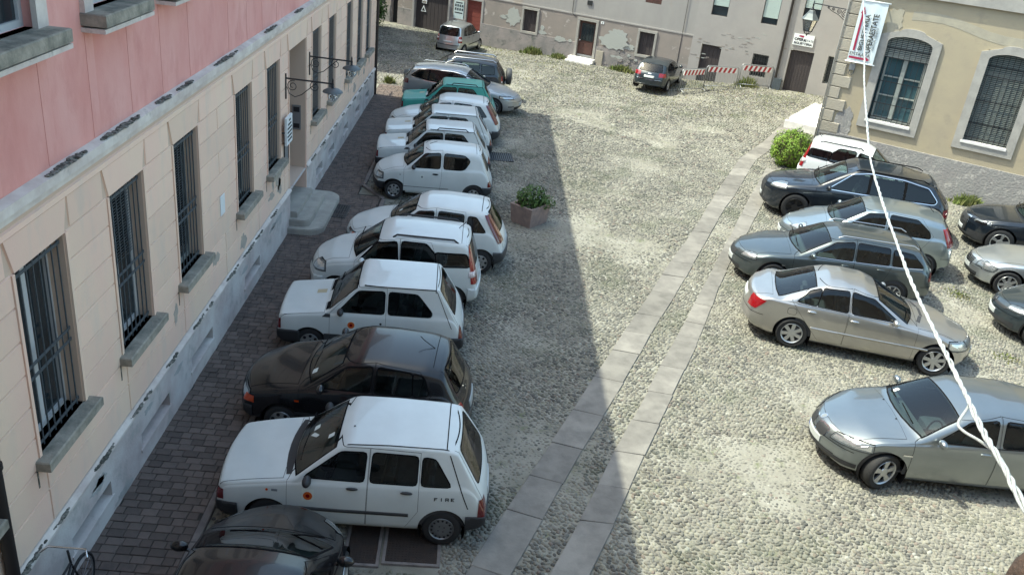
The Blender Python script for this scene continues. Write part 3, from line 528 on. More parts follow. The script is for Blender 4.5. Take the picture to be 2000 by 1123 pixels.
for a, b, c, d, sp in ((6.33, 7.06, 3.18, 4.5, .43), (8.57, 9.27, 3.18, 4.5, .30), (10.25, 10.95, 3.65, 4.9, .5)):
    w = frame_mb(a, b, c, d, .04, .05, .1).build('window', 'iron_dark', FB); MB().box(a + .04, b - .04, .07, .08, c + .04, d - .04).build('pane', 'pane', w); bm = MB(); z = d
    while z > c + sp: bm.box(a + .03, b - .03, .02, .03, z - .045, z - .006); z -= .05
    MB().box(a + .03, b - .03, .031, .04, c + sp, d).build('blind_backing', 'blind_pale', w); bm.build('blind', 'blind_pale', w)['kind'] = 'stuff'
for a, b, c, d in ((8.55, 9.25, .92, 1.89), (11.70, 12.4, 1.2, 2.35)):
    w = frame_mb(a, b, c, d, .05, .08, .13).build('window', 'grey_frame', FB); MB().box(a + .05, b - .05, .1, .11, c + .05, d - .05).build('pane', 'pane', w)
    for i in range(6): MB().box(a + (i + .5) * (b - a) / 6 - .008, a + (i + .5) * (b - a) / 6 + .008, .0, .016, c, d).build('grille_bar', 'iron_dark', w)
    for i in range(8): MB().box(a, b, .017, .03, c + (i + .5) * (d - c) / 8 - .008, c + (i + .5) * (d - c) / 8 + .008).build('grille_bar', 'iron_dark', w)
shut(10.10, 11.10, .5, 2.345, 0.1, 'wide_door', 'dark_wood', 8)
lw = MB().box(-11.9, -11.3, .1, .13, .72, 1.9).build('window', 'dark_room', FB)
MB().box(-10.95, -10.5, .25, .28, -.3, 2.3).build('doorway', 'dark_room', FB)
for i in range(46):    # exposed brick scars in the right part
    cu, cz = random.choice([(5.95, 2.0), (6.0, 1.3), (7.5, 2.4), (8.6, 2.55), (8.0, 2.2), (7.3, 1.9), (8.2, 1.9), (9.6, 2.4)]); u, z = cu + random.gauss(0, .22), cz + random.gauss(0, .07)
    MB().box(u, u + random.uniform(.09, .2), -.036, -.0302, z, z + .028).build('brick_scar', random.choice(['far_lower', 'far_lower', 'plaster_patch', 'far_plinth']), FB)
def fpt(u, z, y=-0.0): c, s = math.cos(R_(-28.5)), math.sin(R_(-28.5)); return (3.749 + u * c - y * s, 43.476 + u * s + y * c, z)
t = thing('downpipe', 'slim dark downpipe beside the ticket office door', 'pipe', fpt(9.73, 0, -.09), R_(-28.5)); MB().tube([(0, 0, .55), (0, 0, 8)], .05, 10).build('pipe', 'downpipe', t, True, 40); MB().lathe([(.075, 1.0), (.075, .55)], 10).build('pipe_shoe', 'iron', t, True, 40)
MB().box(-.02, .3, -.1, .05, .55, 1.05).build('pipe_housing', 'iron', t)
t = thing('wall_cable', 'thin dark cable running down the plastered house front', 'cable', fpt(5.18, 0, -.012), R_(-28.5)); MB().tube([(0, 0, .6), (.01, 0, 2.0), (0, 0, 8)], .012, 5).build('wire', 'iron_dark', t)
t = thing('wall_cable', 'short hanging cable ending above the front door with a bend', 'cable', fpt(-.35, 0, -.012), R_(-28.5)); MB().tube([(-.02, 0, 4), (-.03, 0, 2.35), (.0, 0, 2.18), (.06, 0, 2.1), (.2, 0, 2.05)], .014, 5).build('wire', 'iron_dark', t)
t = thing('ticket_sign', 'white sign lettered OPERAESTATE BIGLIETTERIA above the wide dark door', 'sign', fpt(10.10, 2.56, -.07), R_(-28.5))
MB().box(0, .86, 0, .03, 0, .47).build('board', 'white_paint', t); MB().box(.22, .42, -.004, -.001, .36, .42).build('red_emblem', 'crimson', t); MB().prism([(.27, .359), (.40, .359), (.40, .33)], -.004, -.001, 'y').build('red_emblem', 'crimson', t)
text_mesh('OPERA', .155, 'lettering', 'black_print', t, (.05, -.002, .195), (R_(90), 0, 0), bold=.006); text_mesh('ESTATE', .125, 'lettering', 'black_print', t, (.46, -.002, .195), (R_(90), 0, 0), sx=.95); text_mesh('BIGLIETTERIA', .128, 'lettering', 'black_print', t, (.05, -.002, .05), (R_(90), 0, 0), bold=.004)
t = thing('poster', 'pale poster board with small pictures between garage and red door', 'poster', fpt(-7.0, .86, -.03), R_(-28.5)); MB().box(0, .58, 0, .025, 0, .9).build('sheet', 'poster', t)
for i in range(4):
    for j in range(2): MB().box(.06 + i * .135, .15 + i * .135, -.004, -.001, .42 + j * .18, .54 + j * .18).build('picture', 'iron', t)
MB().box(.06, .52, -.004, -.001, .28, .33).build('lettering', 'black_print', t); MB().box(.1, .5, -.004, -.001, .78, .83).build('lettering', 'black_print', t)
t = thing('garage_sign', 'square no parking notice high on the dark garage door', 'sign', fpt(-9.05, 1.28, .10), R_(-28.5)); MB().box(0, .3, 0, .015, 0, .42).build('plate', 'white_paint', t); MB().lathe([(.11, 0), (.11, .004)], 20, Matrix.Translation((.15, 0, .27)), 'y').build('disc', 'iron_dark', t); MB().lathe([(.07, 0), (.07, .007)], 20, Matrix.Translation((.15, 0, .27)), 'y').build('disc_centre', 'stripe_white', t); MB().box(.03, .27, -.004, 0, .03, .12).build('caption', 'far_lower', t)
t = thing('garage_sign', 'white triangular warning notice on the dark garage door', 'sign', fpt(-9.1, .86, .10), R_(-28.5)); MB().prism([(0, 0), (.34, 0), (.17, .32)], 0, .015, 'y').build('plate', 'white_paint', t); MB().prism([(.07, .04), (.27, .04), (.17, .23)], -.004, -.001, 'y').build('symbol', 'iron_dark', t)

# ---- ochre building on the right
RB = thing('ochre_building', 'ochre building with tall arched barred windows on the right', 'building', (11.1, 29.19, 0), R_(-32.5))
wh = [(1.30, 2.80, 1.85, 4.7, .3), (4.25, 5.65, 1.85, 4.7, .3), (7.1, 8.6, 1.85, 4.7, .3)]
wm = wall_open(.0, 14, 1.26, 6.3, wh); wm.box(0, .012, 0, 9, 1.26, 9.3); wm.box(.0, 14, .0, .01, 6.3, 9.3); wm.build('front_wall', 'ochre', RB)
MB().box(-.03, 14, -.05, .0, -1.0, 1.26).build('plinth', 'ochre_plinth', RB); MB().box(-.03, .0, 0, 9, -1.0, 1.27).build('plinth_side', 'ochre_plinth', RB)
MB().box(-.4, 14, -.12, .0, 5.85, 6.3).build('cornice', 'surround', RB); MB().box(-.5, 14.3, -.5, 9.3, 9.3, 9.5).build('eaves', 'roof_tile', RB)
m = MB(); pts = [(1.9 + i * .45, 5.42 - .03 * i + .1 * math.sin(i * .8)) for i in range(16)];
for i in range(15): m.prism([(pts[i][0], pts[i][1]), (pts[i + 1][0], pts[i + 1][1]), (pts[i + 1][0], pts[i + 1][1] - .26), (pts[i][0], pts[i][1] - .26)], -.005, -.001, 'y')
m.build('mortar_band', 'plaster_patch2' if 'plaster_patch2' in MT else M('plaster_patch2', (.39, .35, .27), .95, col2=(.33, .30, .24), scale=3, bump=.3), RB)
m = MB(); blob(m, .35, 1.05, .9, 2.2, -.002, 16, .01); m.build('plaster_patch', 'ochre_plinth', RB)
m = MB(); blob(m, 1.15, 1.7, 4.6, 5.5, -.002, 12, .01); m.build('plaster_patch', 'plaster_patch2', RB)
z = .05; k = 0
while z < 6.2:      # quoins
    w = .62 if k % 2 else .36; MB().cbox(-.045, w, z, z + .37, 0, .05, .02, Matrix.Rotation(R_(90), 4, 'X')).build('quoin_stone', 'quoin', RB); z += .385; k += 1
for wi, (a, b, c, d, e) in enumerate(wh):
    ia, ib, zb, zt_, zc = a + .10, b - .06, 1.92, 4.49, 4.64; mid = (ia + ib) / 2; hw = (ib - ia) / 2; oa, ob = ia - .26, ib + .24; rise = .22
    arch = [(mid + hw * math.cos(t), zt_ - .06 + rise * math.sin(t)) for t in np.linspace(0, math.pi, 15)]
    otop = [(ob, 4.62)] + [(mid + hw * .55 * math.cos(t) * 1.0, 4.80 + .10 * math.sin(t)) for t in np.linspace(0, math.pi, 13)] + [(oa, 4.62)]
    sr = MB(); 
    for i in range(14): sr.prism([arch[i], arch[i + 1], otop[i + 1], otop[i]], -.06, .10, 'y')
    w = sr.build('window', 'surround', RB)
    MB().box(oa, ia, -.058, .10, zb, zt_ - .06).build('surround_stone', 'surround', w); MB().box(ib, ob, -.058, .10, zb, zt_ - .06).build('surround_stone', 'surround', w); 
    cnr = MB(); cnr.prism([(oa, zt_ - .06), (ia, zt_ - .06), (oa, 4.62)], -.057, .1, 'y'); cnr.prism([(ib, zt_ - .06), (ob, zt_ - .06), (ob, 4.62)], -.057, .1, 'y'); cnr.build('surround_stone', 'surround', w)
    MB().box(oa, ob, -.06, .10, zb - .26, zb).build('surround_stone', 'surround', w); MB().box(ia - .05, ib + .03, -.09, .12, zb - .05, zb + .02).build('sill', 'marble', w)
    dk = MB().box(ia - .1, ib + .1, .28, .3, zb, 4.8).build('pane', 'pane_sky_tint', w)
    fz = 4.05; fm = frame_mb(ia + .05, ib - .05, zb + .02, fz + .0, .07, .20, .27); fm.box(mid - .07, mid + .07, .19, .272, zb + .09, fz - .07)
    for zz in (2.75, 3.35): fm.box(ia + .12, mid - .07, .21, .26, zz - .02, zz + .02); fm.box(mid + .07, ib - .12, .21, .26, zz - .02, zz + .02)
    fm.build('casement_frame', 'grey_frame', w)
    bm = MB(); z = 4.66; low = 3.95 if wi != 1 else 2.0
    while z > low: bm.box(ia, ib, .13, .15, z - .042, z - .014); z -= .055
    bl = bm.build('slatted_blind', 'grey_frame' if wi != 1 else M('blind_dark', (.16, .18, .17), .6), w); bl['kind'] = 'stuff'
    for i in range(8): MB().tube([(ia + (i + .5) * (ib - ia) / 8, .05, zb), (ia + (i + .5) * (ib - ia) / 8, .05, 4.50 + .1 * math.sin((i + .5) / 8 * math.pi))], .008, 6).build('iron_bar', 'iron_dark', w)
    for zz in (2.05, 2.5, 3.2, 3.95, 4.25): MB().box(ia, ib, .06, .068, zz - .012, zz + .012).build('iron_bar', 'iron_dark', w)
def rpt(u, z, y=0.0): c, s = math.cos(R_(-32.5)), math.sin(R_(-32.5)); return (11.1 + u * c - y * s, 29.19 + u * s + y * c, z)
t = thing('corner_pipe', 'thin pale pipe up the corner of the ochre building', 'pipe', rpt(-.06, 0, -.07), R_(-32.5)); MB().tube([(0, 0, .1), (0, 0, 9)], .022, 8).build('pipe', 'surround', t, True)
# banner
t = thing('banner', 'hanging white banner lettered BIGLIETTERIA and ENTRATA with red arrows', 'banner', rpt(.34, 3.63, -.17), R_(-32.5))
bn = MB(); N = 10
for i in range(N):
    for j in range(N):
        q = lambda a, b: (a * .082, .012 * math.sin(a * 1.1 + b * .5) * (1 - b / N * .5), b * .19); bn.add([q(i, j), q(i + 1, j), q(i + 1, j + 1), q(i, j + 1)], [[0, 1, 2, 3]])
bn.build('cloth', 'banner_white', t, True)
for z in (0, 1.9): MB().tube([(-.05, 0, z), (.88, 0, z)], .022, 8).build('rail', 'white_paint', t, True); 
bk = MB(); bk.box(.1, .13, .02, .17, -.02, .01); bk.box(.7, .73, .02, .17, -.02, .01); bk.box(.1, .13, .02, .17, 1.89, 1.92); bk.box(.7, .73, .02, .17, 1.89, 1.92); bk.build('bracket', 'iron', t)
F = -.022
MB().box(.10, .165, F, F + .003, .36, 1.5).build('arrow_shaft', 'crimson', t); MB().prism([(.06, 1.5), (.205, 1.5), (.133, 1.72)], F, F + .003, 'y').build('arrow_head', 'crimson', t)
MB().box(.04, .55, F, F + .003, .11, .175).build('arrow_shaft', 'crimson', t); MB().prism([(.55, .07), (.55, .215), (.70, .142)], F, F + .003, 'y').build('arrow_head', 'crimson', t)
text_mesh('ENTRATA', .145, 'lettering', 'black_print', t, (.03, F, .215), (R_(90), 0, 0)); text_mesh('BIGLIETTERIA', .185, 'lettering', 'black_print', t, (.37, F, .38), (R_(90), R_(-90), 0), bold=.003); text_mesh('OPERAESTATE', .235, 'lettering', 'black_print', t, (.63, F, .33), (R_(90), R_(-90), 0), bold=.004, sx=.80); text_mesh('FESTIVAL VENETO', .085, 'lettering', 'iron', t, (.72, F, .45), (R_(90), R_(-90), 0))
t = thing('junction_box', 'small grey box with looped cable under the banner', 'box', rpt(.55, 3.36, -.06), R_(-32.5)); MB().box(-.1, .08, -.02, .06, 0, .2).build('housing', 'galvanised', t); MB().tube([(-.05, 0, 0), (-.08, 0, -.12), (0, 0, -.18), (.08, 0, -.1), (.08, 0, .05)], .012, 6).build('cable_loop', 'iron', t)
# lantern on scrolled bracket
t = thing('street_lantern', 'old hexagonal street lantern hanging on a scrolled iron bracket', 'lantern', rpt(-1.15, 4.2, -.02), R_(-32.5))
m = MB(); m.tube([(-.02, 0, .98), (1.2, 0, .95)], .016, 8); m.box(1.17, 1.2, -.02, .02, .55, 1.0); m.build('bracket', 'iron_dark', t)
m = MB(); m.tube(spiral((1.05, .80), .12, .02, 1.8, 1.5), .012, 6); m.tube(spiral((.86, .86), .08, .015, 1.7, 2), .011, 6); m.tube(spiral((.66, .9), .05, .01, 1.6, 2), .01, 6); m.tube([(1.17, 0, .58), (1.02, 0, .64), (.85, 0, .75), (.62, 0, .83), (.45, 0, .93)], .012, 6); m.tube(spiral((.5, .92), .035, .01, 1.5, 2), .01, 6); m.build('scrollwork', 'iron_dark', t, True)
m = MB(); m.lathe([(0, 1.08), (.02, 1.04), (.012, .98), (.03, .93), (.015, .88), (.05, .80), (.07, .76)], 10); m.build('finial', 'iron_dark', t, True)
m = MB(); m.lathe([(.06, .77), (.10, .74), (.14, .66), (.25, .52), (.30, .47), (.28, .46)], 6); m.build('cap', 'lamp_shade', t)
m = MB(); m.lathe([(.235, .455), (.13, .10)], 6); m.build('glass', 'glass_lamp', t)
m = MB()
for k in range(6): a = k * math.pi / 3; m.tube([(.245 * math.cos(a), .245 * math.sin(a), .47), (.137 * math.cos(a), .137 * math.sin(a), .09)], .012, 5); m.tube([(.137 * math.cos(a), .137 * math.sin(a), .09), (.09 * math.cos(a), .09 * math.sin(a), .02), (0, 0, -.02)], .009, 5)
m.build('cage', 'iron_dark', t); MB().lathe([(.14, .085), (.14, .105)], 6).build('collar', 'iron_dark', t); MB().lathe([(.0, -.08), (.02, -.05), (.02, .0), (0, .03)], 8).build('drop', 'iron_dark', t, True)
# marble stairs behind the corner
t = thing('marble_stairs', 'bright white marble stairs just behind the ochre building corner', 'stairs', (11.42, 33.45, .42), R_(-32.5))
for i in range(4): MB().cbox(.02 + .42 * i, 3.4, .12 + .32 * i, 5.6, -.5, .16 + .14 * i, .012).build('step', 'marble', t)
rp_ = MB(); rp_.add([(-.06, -.12, .05), (2.3, -.12, .05), (2.3, .115, .05), (-.06, .115, .05), (-.06, -.12, -.5), (2.3, -.12, -.5)], [[0, 1, 2, 3], [4, 5, 1, 0]]); rp_.build('edge_slab', 'marble', t)
NB = thing('neighbour_house', 'tall plain house hidden behind the rose building, shading the far corner', 'building', (-15, 37.6, 0)); MB().box(0, 7.0, 0, 9.6, -.3, 9.4).build('wall', 'far_upper', NB); MB().box(-.4, 7.5, -.4, 10, 9.4, 9.6).build('eaves', 'roof_tile', NB)
# ---- house the picture is taken from (behind the camera)
CB = thing('camera_side_house', 'plain beige house front with shuttered windows facing the square', 'building', (-5, -1.2, 0), 0)
MB().box(0, 34, -1, 0, -.2, 9.6).build('wall', 'beige_wall', CB)
for i in range(12):
    for z in (1.6, 5.6):
        w = MB().box(1.2 + i * 2.7, 2.3 + i * 2.7, .002, .05, z, z + 1.9).build('window', 'surround', CB); MB().box(1.3 + i * 2.7, 2.2 + i * 2.7, .052, .08, z + .1, z + 1.8).build('shutter', 'dark_wood', w)
# ================================================================== CARS (local: x from nose 0 to tail L, y to the car's right, z up)
def paint(name, col, metal=0.0, rough=0.35, coat=1.0): return M(name, col, rough, metal, coat=coat, croug=0.04, col2=tuple(c * 0.93 for c in col), scale=2.5)
paint('paint_white', (0.60, 0.635, 0.625), 0, .42, .6); paint('paint_white_b', (0.70, 0.72, 0.73), 0, .3, .8); paint('paint_black', (0.006, 0.006, 0.008), 0, .25, .35); paint('paint_green', (0.04, 0.33, 0.27), 0, .45, .5)
paint('paint_silver', (0.48, 0.51, 0.52), .85, .32); paint('paint_champagne', (0.45, 0.435, 0.415), .85, .32); paint('paint_bluegrey', (0.095, 0.115, 0.122), .8, .33); paint('paint_iceblue', (0.33, 0.385, 0.405), .85, .32)
paint('paint_grey', (0.235, 0.26, 0.27), .85, .30); paint('paint_navy', (0.008, 0.013, 0.021), .3, .3); paint('paint_darkblue', (0.012, 0.022, 0.03), .2, .3); paint('paint_brightsilver', (0.55, 0.58, 0.60), .85, .3); paint('paint_warmgrey', (0.34, 0.36, 0.37), .6, .4); paint('paint_slate', (0.03, 0.042, 0.05), .4, .3)
def glass(name, tint):
    m = bpy.data.materials.new(name); m.use_nodes = True; n = m.node_tree.nodes; l = m.node_tree.links; n.remove(n['Principled BSDF'])
    t = n.new('ShaderNodeBsdfTransparent'); t.inputs[0].default_value = (*tint, 1); g = n.new('ShaderNodeBsdfGlossy'); g.inputs['Roughness'].default_value = .02; f = n.new('ShaderNodeFresnel'); f.inputs[0].default_value = 1.62
    mx = n.new('ShaderNodeMixShader'); l.new(f.outputs[0], mx.inputs[0]); l.new(t.outputs[0], mx.inputs[1]); l.new(g.outputs[0], mx.inputs[2]); l.new(mx.outputs[0], n['Material Output'].inputs[0]); MT[name] = m
glass('car_glass', (.50, .60, .58)); glass('screen_glass', (.58, .74, .73)); M('lining', (.05, .05, .052), .9); M('dash', (.055, .057, .06), .7); M('seat', (.055, .058, .066), .9, col2=(.04, .042, .05), scale=9)  # windscreen tint pushed greener to stand in for teal reflections
M('seam', (0.006, 0.006, 0.007), 0.8, spec=.1); M('plastic', (0.022, 0.023, 0.026), 0.55); M('plastic_grey', (0.045, 0.047, 0.05), 0.6); M('rubber', (0.016, 0.016, 0.017), 0.8); M('chrome', (0.72, 0.73, 0.74), 0.15, 1.0)
M('rim_silver', (0.48, 0.49, 0.50), 0.35, 0.8); M('rim_grey', (0.20, 0.205, 0.21), 0.4, 0.6); M('rim_dark', (0.018, 0.018, 0.02), 0.4, 0.4)
M('lamp_clear', (0.14, 0.155, 0.165), 0.14, 0.4, coat=1); M('lamp_inner', (.62, .64, .65), .18, .8, coat=1); M('lamp_red', (0.22, 0.006, 0.01), 0.12, coat=1); M('lamp_darkred', (0.11, 0.006, 0.008), 0.12, coat=1); M('lamp_amber', (0.50, 0.06, 0.01), 0.15, coat=1); M('lamp_white', (0.65, 0.55, 0.55), 0.15, coat=1)
M('plate', (0.40, 0.42, 0.42), 0.5); M('plate_blue', (0.02, 0.06, 0.25), 0.5); M('emblem_orange', (0.55, 0.10, 0.015), 0.5); M('emblem_grey', (0.16, 0.18, 0.20), 0.5); M('paper', (0.62, 0.66, 0.62), 0.7); M('vent_black', (0.03, 0.03, 0.033), 0.6); M('beige_patch', (0.42, 0.36, 0.24), 0.7)

def curve(pts, x, win):
    a = np.array(pts, float); out = 0
    for o, g in ((-1, .12), (-.6, .2), (0, .36), (.6, .2), (1, .12)): out = out + g * np.interp(np.asarray(x) + o * win, a[:, 0], a[:, 1])
    return out
FT = np.array([0, .06, .15, .28, .42, .56, .70, .83, .93, 1.0])
def surface(sp):
    L = sp['L']; hw = sp['W'] / 2
    s = np.unique(np.round(np.concatenate([np.linspace(0, .12, 6), np.linspace(.12, .5, 9), np.linspace(.5, L - .4, int((L - .9) / .05)), np.linspace(L - .4, L - .08, 8), np.linspace(L - .08, L, 4)]), 4))
    zt = curve(sp['zt'], s, sp.get('sm', .03)); zs = curve(sp['zs'], s, .08); zb = curve(sp['zb'], s, .04); w = curve(sp['w'], s, .07) * hw; c = curve(sp['sweep'], s, .1)
    tum = curve(sp['k'], s, .15) if isinstance(sp['k'], list) else np.full(len(s), sp['k']); r0 = sp.get('r', .08); cr = sp.get('cr', .05); F = np.interp(FT, *zip(*sp.get('side', [(0, .90), (.06, .945), (.15, .972), (.42, .996), (.56, 1), (.83, .99), (1, .962)])))
    rows = []
    for i in range(len(s)):
        z0, z1, z2 = zb[i], zs[i], zt[i]; z1 = min(z1, z2 - .012); z0 = min(z0, z1 - .02)
        P = [(0, z0), (w[i] * .5, z0), (w[i] * .84, z0)] + [(w[i] * f, z0 + (z1 - z0) * t) for f, t in zip(F, FT)]
        y1 = w[i] * F[-1] - .008; h = z2 - z1; crn = min(cr, .72 * h); zc = z2 - crn; yc = y1 - tum[i] * (zc - z1)
        ra = min(r0, .8 * (zc - z1)); rb = min(r0 * 1.3, .45 * yc); dv = np.array([-tum[i], 1.0]); dv /= np.linalg.norm(dv); Cn = np.array([yc, zc]); A = Cn - dv * ra
        rz = lambda y: zc + crn * (1 - (y / yc) ** 2)
        B = np.array([yc - rb, rz(yc - rb)]); p0 = np.array([y1, z1])
        P += [tuple(p0 + (A - p0) * t) for t in (0.04, .22, .42, .62, .82, 1.0)]
        P += [tuple((1 - t) ** 2 * A + 2 * t * (1 - t) * Cn + t * t * B) for t in (.25, .5, .75)]
        P += [(y, rz(y)) for y in np.linspace(B[0], 0, 7)]
        rows.append([(s[i] + c[i] * (y / max(w[i], .01)) ** 2, y, z) for y, z in P])
    A = np.array(rows); ns, m, _ = A.shape
    mir = A[:, 1:-1][:, ::-1] * np.array([1, -1, 1]); ring = np.concatenate([A, mir], 1); k = ring.shape[1]; V = ring.reshape(-1, 3); Q = []
    for i in range(ns - 1):
        a = i * k + np.arange(k); b = i * k + (np.arange(k) + 1) % k; Q.append(np.stack([a, b, b + k, a + k], 1))
    V = [V]; base = ns * k; 
    for e, i in ((0, 0), (1, ns - 1)):
        T = np.linspace(1, -1, 11); g = []
        for j in range(m):
            x_, y_, z_ = A[i, j]
            for t in T: yy = y_ * t; g.append((s[i] + c[i] * (yy / max(w[i], .01)) ** 2, yy, z_))
        V.append(np.array(g)); q = []
        for j in range(m - 1):
            for t in range(10): f = [base + j * 11 + t, base + (j + 1) * 11 + t, base + (j + 1) * 11 + t + 1, base + j * 11 + t + 1]; q.append(f[::-1] if e == 0 else f)
        Q.append(np.array(q)); base += len(g)
    V = np.concatenate(V); Q = np.concatenate(Q)[:, ::-1]
    # weld coincident vertices
    key = np.round(V, 4); u, inv = np.unique(key, axis=0, return_inverse=True); inv = inv.ravel(); V = u; Q = inv[Q]
    n = np.cross(V[Q[:, 2]] - V[Q[:, 0]], V[Q[:, 3]] - V[Q[:, 1]]); ln = np.linalg.norm(n, axis=1); Q = Q[ln > 1e-9]; n = n[ln > 1e-9]
    N = np.zeros_like(V)
    for j in range(4): np.add.at(N, Q[:, j], n)
    N /= np.linalg.norm(N, axis=1)[:, None] + 1e-12
    cen = V[Q].mean(1); mid = np.array([L / 2, 0, .6]); 
    if ((cen - mid) * n).sum() < 0: N = -N; Q = Q[:, ::-1]
    return V, N, Q
def clip_face(poly, pl):
    A, B, C_, D_ = pl; ds = [p[0] * A + p[1] * B + p[2] * C_ - D_ for p in poly]
    if max(ds) <= 0: return poly
    if min(ds) >= 0: return []
    out = []; n = len(poly)
    for i in range(n):
        a = ds[i]; j = i + 1 if i + 1 < n else 0; b = ds[j]
        if a <= 0: out.append(poly[i])
        if (a < 0 < b) or (b < 0 < a): t = a / (a - b); p, q = poly[i], poly[j]; out.append(tuple(x + (y - x) * t for x, y in zip(p, q)))
    return out
def cut_out(polys, hole):        # remove the convex region 'hole' from a list of polygons
    out = []
    for poly in polys:
        rest = poly
        for pl in hole:
            o = clip_face(rest, (-pl[0], -pl[1], -pl[2], -pl[3]))
            if len(o) >= 3: out.append(o)
            rest = clip_face(rest, pl)
            if len(rest) < 3: break
    return out
VNC = {}; KEEP = []
def clip(sf, planes, off=0.0, skirt=0.0, holes=()):
    V, N, Q = sf; P = np.array(planes, float); PL = P.tolist(); D = V @ P[:, :3].T - P[:, 3]; ins = D <= 1e-9; fi = ins[Q]
    allin = fi.all(axis=(1, 2)); out = (~fi).all(axis=1).any(axis=1); VN = VNC.get(id(V)) or VNC.setdefault(id(V), [tuple(r) for r in np.concatenate([V, N], 1).tolist()]); verts = []; faces = []; idx = {}
    def vid(p):
        k = (int(p[0] * 1e4 + 5e4), int(p[1] * 1e4 + 5e4), int(p[2] * 1e4 + 5e4))
        if k not in idx: idx[k] = len(verts); l = (p[3] ** 2 + p[4] ** 2 + p[5] ** 2) ** .5 + 1e-9; nn_ = (p[3] / l, p[4] / l, p[5] / l); verts.append((p[0] + nn_[0] * off, p[1] + nn_[1] * off, p[2] + nn_[2] * off)); norms.append(nn_)
        return idx[k]
    norms = []
    touched = np.zeros(len(Q), bool); hit = []
    for h in holes:
        h = np.array(h, float); I = (V @ h[:, :3].T - h[:, 3] <= 1e-9)[Q]; t = ~((~I).all(axis=1).any(axis=1)); out |= I.all(axis=(1, 2)); hit.append((h.tolist(), t.tolist())); touched |= t
    def emit(poly):
        g = []; [g.append(i) for i in (vid(p) for p in poly) if i not in g]
        if len(g) >= 3: faces.append(g)
    for q in Q[allin & ~touched].tolist(): faces.append([vid(VN[i]) for i in q])
    for f in np.nonzero(~out & (touched | ~allin))[0]:
        poly = [VN[i] for i in Q[f].tolist()]
        for j in range(len(PL)):
            if not fi[f, :, j].all(): poly = clip_face(poly, PL[j])
            if len(poly) < 3: break
        if len(poly) >= 3:
            ps = [poly]
            for h, t in hit:
                if t[f]: ps = cut_out(ps, h)
            for p in ps: emit(p)
    if skirt and faces:
        ed = {}
        for f in faces:
            for a, b in zip(f, f[1:] + f[:1]): ed[(a, b)] = ed.get((a, b), 0) + 1
        m = {}
        for (a, b) in [e for e in ed if (e[1], e[0]) not in ed]:
            for i in (a, b):
                if i not in m: m[i] = len(verts); verts.append(tuple(verts[i][c] - norms[i][c] * skirt for c in range(3)))
            faces.append([b, a, m[a], m[b]])
    return verts, faces
def hp(poly, axes, grow=0.0):       # convex polygon -> half spaces
    n = len(poly); A = sum(poly[i][0] * poly[(i + 1) % n][1] - poly[(i + 1) % n][0] * poly[i][1] for i in range(n))
    if A < 0: poly = poly[::-1]
    out = []
    for i in range(n):
        (x0, y0), (x1, y1) = poly[i], poly[(i + 1) % n]; nx, ny = y1 - y0, x0 - x1; l = math.hypot(nx, ny)
        if l < 1e-6: continue
        nx, ny = nx / l, ny / l; v = [0, 0, 0, nx * x0 + ny * y0 + grow]; v[axes[0]] = nx; v[axes[1]] = ny; out.append(v)
    return out
def rnd(poly, r=.04, k=3):
    n = len(poly); out = []; P = [np.array(p, float) for p in poly]
    for i in range(n):
        a, b, c = P[i - 1], P[i], P[(i + 1) % n]; ra = min(r, .45 * np.linalg.norm(a - b)); rb = min(r, .45 * np.linalg.norm(c - b)); p = b + (a - b) / np.linalg.norm(a - b) * ra; q = b + (c - b) / np.linalg.norm(c - b) * rb
        for t in np.linspace(0, 1, k): out.append(tuple((1 - t) ** 2 * p + 2 * t * (1 - t) * b + t * t * q))
    return out
def bx(s0, s1, y0, y1, z0, z1): return [(-1, 0, 0, -s0), (1, 0, 0, s1), (0, -1, 0, -y0), (0, 1, 0, y1), (0, 0, -1, -z0), (0, 0, 1, z1)]
SD = lambda d=1: [(0, -d, 0, -.2)]
def screen_poly(sc, sh, wb, wt, bow): 
    base = [(sc + bow * (t * t), wb * t) for t in np.linspace(-1, 1, 7)]
    return base + [(sh, wt), (sh, -wt)]
